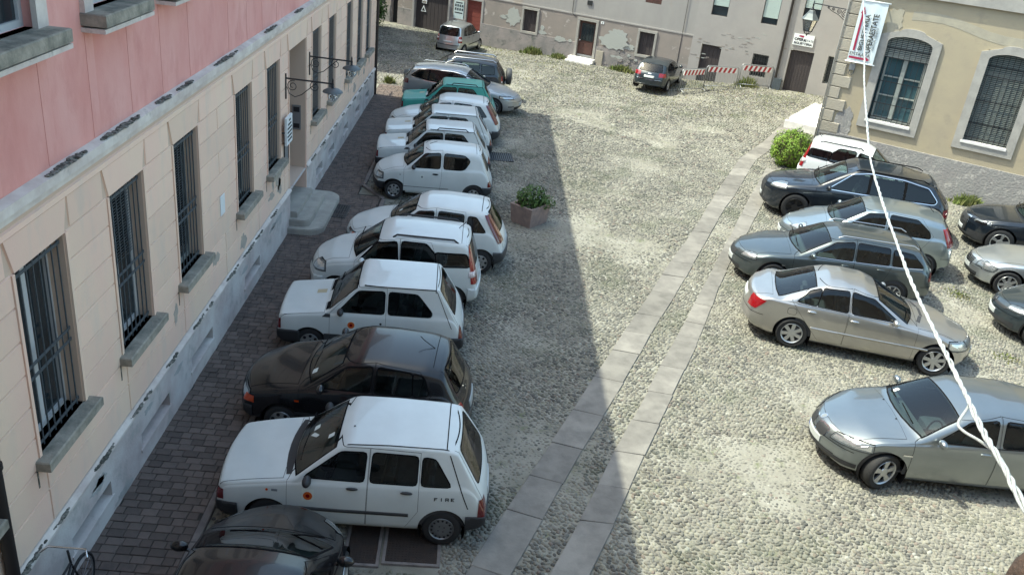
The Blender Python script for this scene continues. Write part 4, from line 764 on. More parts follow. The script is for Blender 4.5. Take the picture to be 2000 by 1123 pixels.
# wheels ----------------------------------------------------------------
WM = {}
def wheel_meshes(r, style):
    k = (r, style)
    if k in WM: return WM[k]
    w = .088 if r < .3 else .105; t = MB(); rr = r * (.64 if r < .285 else .68)
    t.lathe([(rr * .98, -w + .012), (r * .9, -w), (r * .985, -w * .78), (r, -w * .4), (r, w * .4), (r * .985, w * .78), (r * .9, w), (rr * .98, w - .012), (rr * .96, w - .05), (rr * .96, -w + .05)], 36, axis='y')
    rim = MB(); y = -(w - .02)   # outer face at local -y ... lathe axis y uses (c,-h,q): h positive = outside (-y)
    rim.cur = 1; rim.lathe([(rr * .97, w - .07), (rr * .5, w - .075), (.001, w - .075)], 28, axis='y'); rim.cur = 0
    rim.lathe([(rr * .97, w - .03), (rr * 1.0, w - .008), (rr * .985, w - .004), (rr * .90, w - .02), (rr * .88, w - .07)], 36, axis='y', cap=False)
    def spoke(a, r0, r1, w0, w1, h0, h1):
        c, q = math.cos(a), math.sin(a); pts = [(r0, -w0), (r1, -w1), (r1, w1), (r0, w0)]
        V = [((x * c - v * q), -(h0 if i in (0, 3) else h1), (x * q + v * c)) for i, (x, v) in enumerate(pts)]; V += [(p[0], p[1] + .03, p[2]) for p in V]
        rim.add(V, [[0, 1, 2, 3], [0, 4, 5, 1], [3, 2, 6, 7]])
    if style == 'cap':
        rim.lathe([(rr * .93, w - .022), (rr * .7, w - .012), (rr * .35, w - .016), (.001, w - .02)], 28, axis='y'); rim.cur = 1
        for i in range(14): a = i * 2 * math.pi / 14; rim.lathe([(.016, w - .006), (.001, w - .0055)], 8, Matrix.Translation((rr * .77 * math.cos(a), 0, rr * .77 * math.sin(a))), 'y')
        for i in range(4): a = i * 1.57; rim.lathe([(.010, w - .008), (.001, w - .0075)], 6, Matrix.Translation((rr * .28 * math.cos(a), 0, rr * .28 * math.sin(a))), 'y')
    elif style == 'cap6':
        rim.lathe([(rr * .93, w - .022), (rr * .6, w - .008), (.001, w - .012)], 28, axis='y'); rim.cur = 1
        for i in range(7): a = i * 2 * math.pi / 7; rim.lathe([(.030, w - .003), (.001, w - .0025)], 10, Matrix.Translation((rr * .74 * math.cos(a), 0, rr * .74 * math.sin(a))), 'y')
        for i in range(4): a = i * 1.57 + .5; rim.lathe([(.012, w - .004), (.001, w - .0035)], 6, Matrix.Translation((rr * .3 * math.cos(a), 0, rr * .3 * math.sin(a))), 'y')
    else:
        n, w0, w1 = {'s7': (7, .05, .062), 's5': (5, .05, .05), 's5d': (5, .03, .07), 'multi': (16, .010, .014), 's9': (9, .02, .026)}[style]; f = rr / .2
        rim.lathe([(rr * .36, w - .03), (rr * .33, w - .016), (.001, w - .014)], 20, axis='y')
        for i in range(n):
            a = i * 2 * math.pi / n + .3
            if style in ('s5',): 
                for dd in (-.13, .13): spoke(a + dd, rr * .3, rr * .92, .018 * f, .022 * f, w - .02, w - .016)
            else: spoke(a, rr * .3, rr * .92, w0 * .6 * f, w1 * f * .55, w - .02, w - .016)
    WM[k] = (t.mesh('tyre', 'rubber', True, 50), rim.mesh('rim', ['rim_silver', 'rim_dark'], True, 40)); return WM[k]
# assembling ---------------------------------------------------------------
CARS = {}
def car_parts(key):
    if key in CARS: return CARS[key]
    sp = SPEC[key]; sf = surface(sp); KEEP.append(sf); L = sp['L']; hw = sp['W'] / 2; V, N, Q = sf; parts = []
    def put(name, vf, mat, par=None, smooth=True, label=None):
        v, f = vf
        if not f: return None
        mb = MB(); mb.add(v, f); parts.append([name, mb.mesh(name, 'seam', smooth, 45 if not smooth else None), mat, par, None, label]); return len(parts) - 1
    def putmb(name, mb, mat, par=None, smooth=True, ang=40): parts.append([name, mb.mesh(name, 'seam', smooth, ang), mat, par, None, None]); return len(parts) - 1
    def mirror(vf): return [(a, -b, c) for a, b, c in vf[0]], [f[::-1] for f in vf[1]]
    # glazed openings (half spaces) cut through body, doors and linings
    HOLES = []; zl0 = [(0, 0, -1, -sp.get('scz', .72))]
    for wv in sp['wins']:
        for d in (1, -1): HOLES.append(hp(rnd(wv, sp.get('wr_', .045)), (0, 2)) + SD(d))
    HOLES.append(hp(screen_poly(*sp['screen']), (0, 1)) + zl0)
    HOLES.append(hp(rnd(sp['rearwin'][1], .06), (1, 2)) + [(-1, 0, 0, -sp['tgs'])] if sp['rearwin'][0] == 'x' else hp(sp['rearwin'][1], (0, 1)) + zl0)
    # body with wheel openings cut
    wr = sp['wr']; ra = wr + sp.get('gap', .045); cz = wr + .0; VN = np.concatenate([V, N], 1); verts = [tuple(map(float, v)) for v in V]; idx = {}; faces = []; cen = V[Q]
    cm = cen.mean(1); nearw = (np.abs(cm[:, 1]) > hw * .42) & (cm[:, 2] < cz + ra + .1) & ((np.abs(cm[:, 0] - sp['fa']) < ra + .12) | (np.abs(cm[:, 0] - sp['ra']) < ra + .12)); faces += [list(map(int, q)) for q in Q[~nearw]]
    for fi_ in np.nonzero(nearw)[0]:
        q = Q[fi_]; P = cen[fi_]; c = cm[fi_]; hit = None
        if True:
            for ax in (sp['fa'], sp['ra']):
                d = np.hypot(P[:, 0] - ax, P[:, 2] - cz)
                if d.max() < ra: hit = 'in'; break
                if d.min() < ra: hit = ax; break
        if hit is None: faces.append([int(i) for i in q]); continue
        if isinstance(hit, str): continue
        nx, nz = c[0] - hit, c[2] - cz; l = math.hypot(nx, nz); nx /= l; nz /= l
        poly = clip_face([tuple(VN[i]) for i in q], (-nx, 0, -nz, -(nx * hit + nz * cz + ra)))
        if len(poly) < 3: continue
        g = []
        for p in poly:
            k = (round(p[0], 4), round(p[1], 4), round(p[2], 4))
            if k not in idx: idx[k] = len(verts); verts.append(tuple(map(float, p[:3])))
            if idx[k] not in g: g.append(idx[k])
        if len(g) >= 3: faces.append(g)
    # reuse original indices for untouched vertices inside clipped faces
    okey = {(round(v[0], 4), round(v[1], 4), round(v[2], 4)): i for i, v in enumerate(verts[:len(V)])}; rem = {i: okey[k] for k, i in idx.items() if k in okey}
    faces = [[rem.get(i, i) for i in f] for f in faces]; faces = [list(dict.fromkeys(f)) for f in faces]; faces = [f for f in faces if len(f) > 2]
    b2 = np.array(verts); fc = []; nv = list(verts); vk = {}
    HA = [np.array(h, float) for h in HOLES]; VI = [(b2 @ h[:, :3].T - h[:, 3] <= 1e-9) for h in HA]
    cand = np.zeros(len(b2), bool); HL = [h.tolist() for h in HA]
    for h in HA: cand |= (b2 @ h[:, :3].T - h[:, 3] <= .10).all(axis=1)
    cl = cand.tolist()
    for f in faces:
        ps = None
        if not any(cl[i] for i in f): fc.append(f); continue
        for h, I in zip(HL, VI):
            If = I[f]
            if (~If).all(axis=0).any(): continue
            if If.all(): ps = []; break
            if ps is None: ps = [[nv[i] for i in f]]
            ps = cut_out(ps, h)
        if ps is None: fc.append(f); continue
        for p in ps:
            g = []
            for q in p:
                k = (round(q[0], 4), round(q[1], 4), round(q[2], 4))
                if k not in vk: vk[k] = okey.get(k, len(nv)); 
                if vk[k] == len(nv): nv.append(tuple(map(float, q)))
                if vk[k] not in g: g.append(vk[k])
            if len(g) > 2: fc.append(g)
    put('body', (nv, fc), 'PAINT')
    cs_, rs_ = sp['screen'][0] - .02, min(L - .22, sp['tgs'] + .35)
    put('cabin_lining', clip(sf, [(-1, 0, 0, -cs_), (1, 0, 0, rs_), (0, 0, -1, -.30)], -.025, 0, HOLES), 'lining')
    zb_ = float(np.interp(sp['screen'][0] + .5, *zip(*sp['zs']))); cx = sp['screen'][0] + .16; sw = hw * .42
    m = MB(); m.box(sp['screen'][0] - .1, rs_, -hw * .88, hw * .88, .30, .33); putmb('cabin_floor', m, 'lining')
    m = MB(); m.prism([(cx - .22, zb_ - .04), (cx + .16, zb_ - .02), (cx + .26, zb_ - .12), (cx + .22, zb_ - .4), (cx - .22, zb_ - .4)], -hw * .84, hw * .84, 'y'); putmb('dashboard', m, 'dash', ang=30)
    m = MB(); R0 = .18; m.tube([(cx + .36 + .06 * math.sin(a), -sw + R0 * math.cos(a), zb_ - .06 + R0 * math.sin(a)) for a in np.linspace(0, 6.283, 20, endpoint=False)], .014, 6, True); m.box(cx + .2, cx + .37, -sw - .03, -sw + .03, zb_ - .1, zb_ - .04); putmb('steering_wheel', m, 'seam')
    def seat(x, y, w):
        m = MB(); T = Matrix.Translation((x, y, 0)); m.cbox(0, .5, -w, w, .36, .56, .05, T)
        Tb = T @ Matrix.Translation((.44, 0, .48)) @ Matrix.Rotation(R_(12), 4, 'Y'); bh = .50 if w < .35 else .36; m.cbox(-.07, .07, -w, w, 0, bh, .05, Tb); putmb('seat', m, 'seat', ang=30)
        for hy in ((0,) if w < .35 else (-w * .5, w * .5)): m = MB(); m.cbox(-.045, .045, -.12, .12, bh + .025, bh + .17, .04, Tb @ Matrix.Translation((0, hy, 0))); putmb('headrest', m, 'seat', ang=30)
    sx = cx + .62; seat(sx, -sw, .24); seat(sx, sw, .24); seat(min(sx + .85, sp['ra'] - .72), 0, hw * .70)
    for ax in (sp['fa'], sp['ra']):
        for d in (1, -1):
            lm = MB(); n = 18; ys = (hw - .02, hw - .30)
            Vv = [(ax + (ra + .002) * math.cos(t), d * y, cz + (ra + .002) * math.sin(t)) for y in ys for t in np.linspace(-.5, math.pi + .5, n)]; F = [[i, i + 1, n + i + 1, n + i] for i in range(n - 1)] + [list(range(n, 2 * n))]
            lm.add(Vv, F); putmb('arch_liner', lm, 'seam')
    if sp.get('archlip'):
        for ax in (sp['fa'], sp['ra']):
            for d in (1, -1):
                lm = MB(); pts = []
                yy = np.interp(ax, [p[0] for p in sp['w']], [p[1] for p in sp['w']]) * hw
                lm.tube([(ax + (ra + .012) * math.cos(t), d * (yy * .985), cz + (ra + .012) * math.sin(t)) for t in np.linspace(-.2, math.pi + .2, 20)], .026, 6); putmb('arch_trim', lm, 'plastic')
    # panels: bonnet, doors, tailgate
    def both(name, planes, mat, off, par=None, skirt=0.0, side_par=None, holes=()):
        vf = clip(sf, planes, off, skirt, holes); a = put(name, vf, mat, par if side_par is None else side_par[0]); b = put(name, mirror(vf), mat, par if side_par is None else side_par[1]); return a, b
    G = .005
    if 'hood' in sp:
        s0, s1, y0, y1, bow = sp['hood']; pl = hp([(s0 + bow * t * t, y0 * t) for t in np.linspace(-1, 1, 7)] + [(s1 + .02, y1), (s1 + .02, -y1)], (0, 1)); z = [(0, 0, -1, -.5)]
        put('bonnet_gap', clip(sf, hp([(s0 + bow * t * t, y0 * t) for t in np.linspace(-1, 1, 7)] + [(s1 + .02, y1), (s1 + .02, -y1)], (0, 1), G) + z, .0015), 'seam'); put('bonnet', clip(sf, pl + z, .004), 'PAINT')
    doors = []
    for d in sp.get('doors', []):
        g = clip(sf, hp(d, (0, 2), G) + SD(), .0015, 0, HOLES); a = put('door_gap', g, 'seam'); b = put('door_gap', mirror(g), 'seam')
        doors.append(both('door', hp(d, (0, 2)) + SD(), 'PAINT', .004, holes=HOLES))
    if 'glasshouse' in sp:
        gh = rnd(sp['glasshouse'], .06); both('window_chrome', hp(gh, (0, 2), .034) + SD(), 'chrome', .0050, holes=HOLES); both('window_surround', hp(gh, (0, 2), .014) + SD(), 'seam', .0056, holes=HOLES)
    for i, wv in enumerate(sp['wins']):
        pr = doors[min(i, len(doors) - 1)] if doors and i < len(doors) else (None, None); wv = rnd(wv, sp.get('wr_', .045))
        a = both('side_window', hp(wv, (0, 2)) + SD(), 'car_glass', .0075, side_par=None); both('window_seal', hp(wv, (0, 2), sp.get('seal', .016)) + SD(), sp.get('sealmat', 'seam'), .006, side_par=a, holes=HOLES)
    sc = screen_poly(*sp['screen']); zlim = [(0, 0, -1, -sp.get('scz', .72))]
    k = put('windscreen', clip(sf, hp(sc, (0, 1)) + zlim, .006), 'screen_glass'); put('screen_seal', clip(sf, hp(sc, (0, 1), .022) + zlim, .0045, 0, HOLES), 'seam', k)
    if 'cowl' in sp:
        a, b, wv, bow = sp['cowl']; put('cowl_panel', clip(sf, hp(screen_poly(a, b, wv, wv, bow), (0, 1)) + [(0, 0, -1, -.6)], .0052, 0, HOLES), 'plastic')
    kind, rw = sp['rearwin']
    if kind == 'x':
        rw = rnd(rw, .06); tgs = [(-1, 0, 0, -sp['tgs'])]; pl = hp(rw, (1, 2)) + tgs; pg = hp(rw, (1, 2), .02) + tgs
    else: pl = hp(rw, (0, 1)) + zlim; pg = hp(rw, (0, 1), .02) + zlim
    k = put('rear_window', clip(sf, pl, .006), 'car_glass'); put('rear_seal', clip(sf, pg, .0045, 0, HOLES), 'seam', k)
    if 'tailgate' in sp:
        tg = sp['tailgate']; put('tailgate_gap', clip(sf, hp(tg, (1, 2), G) + tgs, .0012, 0, HOLES), 'seam'); put('tailgate', clip(sf, hp(tg, (1, 2)) + tgs, .003, 0, HOLES), 'PAINT')
    for nm, planes, mat, off, two in sp.get('patch', []):
        if nm == 'headlight':
            nrm_ = [(a / math.sqrt(a * a + b * b + c * c), b / math.sqrt(a * a + b * b + c * c), c / math.sqrt(a * a + b * b + c * c), d / math.sqrt(a * a + b * b + c * c)) for a, b, c, d in planes]
            both('headlight_gap', [(a, b, c, d + .010) for a, b, c, d in nrm_], 'seam', off - .002); hlp = both(nm, planes, mat, off); both('reflector', [(a, b, c, d - .026) for a, b, c, d in nrm_], 'lamp_inner', off + .0015, side_par=hlp if hlp[0] is not None else None)
        elif two: both(nm, planes, mat, off, skirt=.02 if off > .01 else 0)
        else: put(nm, clip(sf, planes, off, .02 if off > .01 else 0), mat)
    # mirrors, handles, wipers
    ms, mz = sp['mirror']; my = np.interp(ms, [p[0] for p in sp['w']], [p[1] for p in sp['w']]) * hw
    for d in (1, -1):
        m = MB(); m.ell((ms, d * (my + .075), mz), .06, .10, .065, 12, 8); m.tube([(ms + .0, d * (my - .03), mz - .05), (ms, d * (my + .05), mz - .02)], .022, 6); k = putmb('wing_mirror', m, sp.get('mirmat', 'plastic'))
    for (hs, hz) in sp.get('handles', []):
        yy = np.interp(hs, [p[0] for p in sp['w']], [p[1] for p in sp['w']]) * hw
        for d in (1, -1): m = MB(); m.ell((hs, d * (yy * .992 + .008), hz), .085, .022, .020, 10, 6); putmb('door_handle', m, sp.get('hmat', 'plastic'))
    sc0, sh0, wb, wt, bow = sp['screen']; zc = lambda x: float(curve(sp['zt'], [x], .03)[0])
    for d in (-1, .25):
        m = MB(); m.tube([(sc0 + .05 + .05, d * wb * .62, zc(sc0 + .06) - .01), (sc0 + .10, d * wb * .62 + .28, zc(sc0 + .10) + .005), (sc0 + .12, d * wb * .62 + .52, zc(sc0 + .12) - .0)], .010, 5); putmb('wiper', m, 'seam')
    for nm, path, rad, mat in sp.get('tubes', []):
        for d in ((1, -1) if nm != 'aerial' else (1,)): m = MB(); m.tube([(a, d * b, c) for a, b, c in path], rad, 7); putmb(nm, m, mat)
    if 'extra' in sp: sp['extra'](sp, sf, put, putmb, clip)
    CARS[key] = parts; return parts
def car(key, pmat, label, x, y, rot, rim='rim_silver', steer=0, z=None, group=None, scale=None, face=None):
    sp = SPEC[key]; P = car_parts(key); z = float(gz(x, y)) + .028 if z is None else z
    root = thing(sp['name'], label, 'car', (x, y, z), rot, group or 'cars parked in the square', scale); objs = []
    for nm, me, mat, par, _, lb in P:
        o = link(nm, me, objs[par] if par is not None else root); o.material_slots[0].link = 'OBJECT'; o.material_slots[0].material = MT[pmat if mat == 'PAINT' else mat]; objs.append(o)
    ty, rm = wheel_meshes(sp['wr'], sp['rim'])
    for ax, fr in ((sp['fa'], 1), (sp['ra'], 0)):
        for d in (1, -1):
            tr = sp.get('track', sp['W'] / 2 - .115)
            wl = link('wheel', None, root, (ax, d * tr, sp['wr']), (0, random.uniform(0, 6), (math.pi if d > 0 else 0) + (steer if fr else 0))); wl.rotation_mode = 'XYZ'
            link('tyre', ty, wl); o = link('rim', rm, wl); o.material_slots[0].link = 'OBJECT'; o.material_slots[0].material = MT[rim]
    return root
SPEC = {}
def box_w(L, n=.90, t=.93): return [(0, n), (.12, n + .045), (.6, .985), (L * .45, 1), (L * .8, .985), (L - .12, t + .02), (L, t)]
def decal(poly): return hp(poly, (0, 2)) + SD()
def circ(c, r, n=14): return [(c[0] + r * math.cos(2 * math.pi * i / n), c[1] + r * math.sin(2 * math.pi * i / n)) for i in range(n)]
def platep(L, y, z, rear=False, w=.26, h=.055): return ('number_plate', bx(L * .6 if rear else -1, L + 1 if rear else .45, -w + y, w + y, z - h, z + h), 'plate', .014, False)
def bump(z0, z1, s1, mat, off=.022): return ('front_bumper', bx(-1, s1, -2, 2, z0, z1), mat, off, False)
def rbump(L, z0, z1, s0, mat, off=.022): return ('rear_bumper', bx(L - s0, L + 1, -2, 2, z0, z1), mat, off, False)
# --- boxy five door hatch (white, near)
L = 3.69
SPEC['boxy5'] = dict(name='hatchback', tgs=3.17, L=L, W=1.56, fa=.74, ra=3.08, wr=.27, rim='cap', k=.30, r=.034, cr=.024, sm=.016, gap=.05,
  zt=[(0, .56), (.02, .70), (.07, .745), (.35, .80), (.98, .905), (1.62, 1.345), (1.75, 1.40), (2.3, 1.42), (3.05, 1.41), (3.24, 1.37), (3.62, .80), (3.67, .66), (3.69, .52)],
  zs=[(0, .55), (.1, .69), (.95, .845), (2, .88), (3.45, .90), (3.6, .74), (3.69, .5)], zb=[(0, .33), (.06, .24), (.4, .2), (3.3, .2), (3.62, .28), (3.69, .36)],
  w=box_w(L, .90, .92), sweep=[(0, .07), (.6, .05), (1.0, .13), (1.7, .05), (2.2, .0), (3.1, -.02), (3.69, -.05)],
  wins=[[(1.22, .93), (1.69, 1.285), (2.02, 1.295), (2.0, .93)], [(2.09, .93), (2.11, 1.30), (2.70, 1.29), (2.70, .93)], [(2.77, .93), (2.77, 1.285), (2.93, 1.27), (3.16, .93)]],
  doors=[[(1.0, .27), (1.0, .86), (1.66, 1.345), (2.06, 1.355), (2.04, .27)], [(2.055, .27), (2.075, 1.355), (2.73, 1.34), (2.74, .55), (2.58, .27)]],
  hood=(.05, .92, .66, .68, .06), screen=(1.02, 1.60, .66, .54, .10), cowl=(.90, 1.04, .62, .07), rearwin=('x', [(-.56, .90), (.56, .90), (.46, 1.33), (-.46, 1.33)]),
  tailgate=[(-.66, .62), (.66, .62), (.64, .9), (.52, 1.37), (-.52, 1.37), (-.64, .9)], mirror=(1.28, .96), handles=[(1.86, .84), (2.58, .83)],
  patch=[bump(.22, .47, .34, 'plastic'), rbump(L, .24, .50, .30, 'plastic'), ('headlight', bx(-1, .10, .36, .66, .50, .64), 'lamp_clear', .006, True), ('indicator', bx(-1, .16, .66, 1, .50, .64), 'lamp_darkred', .007, True), ('grille', bx(-1, .2, -.36, .36, .52, .64), 'plastic', .005, False), ('tail_light', bx(L - .14, L + 1, .55, 1, .50, .74), 'lamp_darkred', .008, True), platep(L, 0, .58, True),
    ('side_moulding', bx(.95, 2.62, .3, 2, .46, .51), 'plastic_grey', .012, True), ('roof_gutter', hp([(1.76, .568), (3.1, .544), (3.1, .556), (1.76, .580)], (0, 1)) + [(0, 0, -1, -1.2)], 'seam', .006, True), ('roof_joint', bx(3.06, 3.075, -.55, .55, 1.3, 2), 'seam', .003, False), ('rear_pillar_joint', decal([(3.11, 1.33), (3.125, 1.33), (3.42, .62), (3.405, .62)]), 'seam', .003, True),
    ('door_emblem', decal([(1.20, .60), (1.36, .60), (1.36, .78), (1.20, .78)]), 'paper', .0055, True), ('emblem_ring', decal(circ((1.28, .68), .062)), 'emblem_orange', .007, True), ('emblem_core', decal(circ((1.28, .68), .028)), 'lamp_red', .008, True), ('side_badge', decal([(.80, .71), (.88, .71), (.88, .74), (.80, .74)]), 'emblem_grey', .006, True), ('side_repeater', decal(circ((.74, .725), .018, 8)), 'lamp_amber', .008, True),
    ('bonnet_fuel_cap', bx(.9, .9001, 0, .001, 0, .001), 'seam', .001, False), ('roof_dot', hp(circ((1.80, -.2), .014, 8), (0, 1)) + [(0, 0, -1, -1)], 'seam', .006, False),
    ('windscreen_paper', hp([(1.20, .10), (1.28, .12), (1.27, .22), (1.20, .22)], (0, 1)) + [(0, 0, -1, -.8)], 'paper', .0075, False), ('windscreen_paper', hp([(1.17, .02), (1.27, -.10), (1.31, -.08), (1.22, .05)], (0, 1)) + [(0, 0, -1, -.8)], 'paper', .0075, False), ('windscreen_paper', hp([(1.46, -.28), (1.54, -.28), (1.54, -.20), (1.46, -.20)], (0, 1)) + [(0, 0, -1, -.8)], 'paper', .0075, False)])
def fire(sp, sf, put, putmb, clip):
    for i, ch in enumerate('FIRE'):
        a = 2.95 + i * .075
        segs = {'F': [(0, 0, .012, .05), (0, .04, .045, .05), (0, .02, .035, .03)], 'I': [(.018, 0, .03, .05)], 'R': [(0, 0, .012, .05), (0, .04, .045, .05), (.034, .018, .046, .05), (0, .015, .046, .025), (.034, 0, .046, .016)], 'E': [(0, 0, .012, .05), (0, .04, .045, .05), (0, .02, .035, .03), (0, 0, .045, .01)]}[ch]
        m = MB()
        for x0, z0, x1, z1 in segs:
            v, f = clip(sf, decal([(a + x0, .735 + z0), (a + x1, .735 + z0), (a + x1, .735 + z1), (a + x0, .735 + z1)]), .006); m.add([(p[0], -p[1], p[2]) for p in v], [g[::-1] for g in f])
        putmb('letter', m, 'seam')
SPEC['boxy5']['extra'] = fire
# --- black rounded five door hatch
L = 3.715
SPEC['round5'] = dict(name='hatchback', tgs=3.2, L=L, W=1.655, fa=.78, ra=3.17, wr=.275, rim='cap6', k=.36, r=.10, cr=.05, gap=.05,
  zt=[(0, .50), (.03, .64), (.12, .73), (.5, .86), (1.05, .96), (1.70, 1.33), (1.95, 1.41), (2.4, 1.425), (3.0, 1.40), (3.28, 1.34), (3.56, .92), (3.66, .82), (3.70, .62), (3.715, .5)],
  zs=[(0, .5), (.12, .66), (.6, .80), (1.05, .88), (2.2, .93), (3.4, .97), (3.6, .8), (3.715, .5)], zb=[(0, .32), (.06, .24), (.4, .2), (3.3, .2), (3.64, .28), (3.715, .36)],
  w=box_w(L, .80, .88), sweep=[(0, .18), (.6, .12), (1.0, .14), (1.7, .05), (2.2, 0), (3.1, -.04), (3.715, -.1)],
  wins=[[(1.36, .95), (1.78, 1.26), (2.17, 1.31), (2.15, .96)], [(2.23, .96), (2.25, 1.31), (2.78, 1.28), (2.80, .97)], [(2.82, .97), (2.80, 1.28), (2.96, 1.25), (3.06, 1.0)]],
  doors=[[(1.06, .27), (1.06, .90), (1.72, 1.31), (2.2, 1.36), (2.19, .27)], [(2.205, .27), (2.215, 1.36), (2.9, 1.31), (3.12, .98), (2.85, .6), (2.64, .27)]],
  hood=(.12, 1.0, .56, .66, .14), screen=(1.10, 1.68, .68, .54, .14), rearwin=('x', [(-.55, .96), (.55, .96), (.46, 1.30), (-.46, 1.30)]), tailgate=[(-.62, .60), (.62, .60), (.64, .95), (.52, 1.36), (-.52, 1.36), (-.64, .95)], mirror=(1.42, 1.0), mirmat='PAINT', handles=[(2.05, .84), (2.72, .86)], hmat='seam', seal=.022,
  patch=[bump(.22, .46, .30, 'plastic', .015), rbump(L, .24, .52, .26, 'PAINT', .02), ('headlight', bx(-1, .26, .36, .68, .55, .68), 'lamp_clear', .006, True), ('indicator', bx(-1, .34, .60, 1, .52, .63), 'lamp_amber', .008, True), ('side_repeater', decal([(1.0, .68), (1.07, .68), (1.07, .71), (1.0, .71)]), 'lamp_amber', .008, True), ('grille', bx(-1, .2, -.34, .34, .54, .64), 'plastic', .005, False), ('tail_light', bx(L - .22, L + 1, .58, 1, .60, .84), 'lamp_red', .010, True), platep(L, 0, .62, True), ('side_moulding', bx(1.0, 2.7, .3, 2, .45, .51), 'plastic', .010, True),
    ('windscreen_paper', hp([(1.20, -.50), (1.28, -.50), (1.28, -.40), (1.20, -.40)], (0, 1)) + [(0, 0, -1, -.8)], 'paper', .0075, False), ('roof_joint', bx(3.08, 3.09, -.5, .5, 1.2, 2), 'seam', .003, False)],
  tubes=[('aerial', [(3.05, 0, 1.39), (2.86, .03, 1.50), (2.80, .03, 1.56)], .006, 'seam')])
# --- tiny boxy three door
L = 3.41
SPEC['tiny3'] = dict(name='city_car', tgs=2.87, L=L, W=1.50, fa=.60, ra=2.76, wr=.265, rim='cap6', k=.22, r=.026, cr=.018, sm=.014, gap=.05,
  zt=[(0, .60), (.02, .76), (.06, .80), (.5, .85), (.88, .90), (1.40, 1.36), (1.52, 1.42), (2.0, 1.435), (2.85, 1.43), (2.92, 1.40), (3.27, .86), (3.36, .70), (3.41, .5)],
  zs=[(0, .6), (.06, .77), (.88, .86), (3.2, .88), (3.3, .76), (3.41, .5)], zb=[(0, .34), (.06, .25), (.4, .21), (3.1, .21), (3.35, .28), (3.41, .36)],
  w=[(0, .93), (.08, .96), (.6, .985), (1.5, 1), (2.8, .99), (3.3, .96), (3.41, .94)], sweep=[(0, .03), (.8, .03), (1.2, .03), (2, 0), (3.41, -.02)],
  wins=[[(1.12, .92), (1.46, 1.30), (1.93, 1.315), (1.93, .92)], [(2.01, .92), (2.01, 1.315), (2.52, 1.30), (2.80, .99), (2.78, .92)]], wr_=.05,
  doors=[[(.96, .30), (.96, .87), (1.42, 1.365), (1.965, 1.375), (1.965, .30)]],
  hood=(.03, .84, .68, .69, .02), screen=(.95, 1.42, .64, .58, .02), rearwin=('x', [(-.56, .93), (.56, .93), (.52, 1.36), (-.52, 1.36)]), tailgate=[(-.66, .60), (.66, .60), (.65, .88), (.57, 1.405), (-.57, 1.405), (-.65, .88)], mirror=(1.16, .96), handles=[],
  patch=[bump(.22, .50, .42, 'plastic'), rbump(L, .24, .54, .30, 'plastic'), ('headlight', bx(-1, .06, .38, .64, .54, .70), 'lamp_clear', .006, True), ('indicator', bx(-1, .09, .64, 1, .52, .70), 'lamp_darkred', .008, True), ('grille', bx(-1, .12, -.37, .37, .54, .68), 'plastic', .005, False), ('tail_light', bx(L - .10, L + 1, .58, 1, .54, .76), 'lamp_darkred', .008, True), platep(L, 0, .60, True),
    ('sill_trim', bx(.86, 2.46, .3, 2, .22, .48), 'plastic_grey', .008, True), ('roof_gutter', decal([(1.56, 1.392), (2.84, 1.392), (2.84, 1.404), (1.56, 1.404)]), 'seam', .008, True), ('roof_joint', bx(2.84, 2.855, -.6, .6, 1.3, 2), 'seam', .003, False), ('rear_pillar_joint', decal([(2.86, 1.38), (2.872, 1.38), (3.18, .72), (3.168, .72)]), 'seam', .003, True),
    ('bonnet_vent', hp([(.62, .05), (.80, .05), (.80, .21), (.62, .21)], (0, 1)) + [(0, 0, -1, -.7)], 'beige_patch', .006, False), ('cowl_panel', hp([(.88, -.62), (.945, -.62), (.945, .62), (.88, .62)], (0, 1)) + [(0, 0, -1, -.7)], 'seam', .0055, False), ('cowl_grille', hp([(.86, -.35), (.93, -.35), (.93, .1), (.86, .1)], (0, 1)) + [(0, 0, -1, -.7)], 'paint_white', .008, False),
    ('door_lock', decal(circ((1.88, .74), .022, 8)), 'seam', .007, True), ('front_wing_trim', decal([(.82, .80), (.97, .80), (.97, .86), (.88, .86)]), 'plastic', .0055, True)])
EMB3 = [('door_emblem', [(1.27, .58), (1.43, .58), (1.43, .76), (1.27, .76)], 'paper', .0055), ('emblem_ring', circ((1.35, .68), .065), 'emblem_orange', .007), ('emblem_core', circ((1.35, .68), .028), 'lamp_red', .008)]
def sub(base, **kw): d = dict(SPEC[base]); d.update(kw); return d
SPEC['tiny3_logo'] = sub('tiny3', patch=SPEC['tiny3']['patch'] + [(n, decal(p), m, o, True) for n, p, m, o in EMB3])
rail3 = [('roof_rail', [(1.75, .61, 1.40), (1.82, .61, 1.47), (2.6, .60, 1.47), (2.68, .60, 1.40)], .016, 'plastic')]
SPEC['tiny3_rail'] = sub('tiny3', tubes=rail3); 
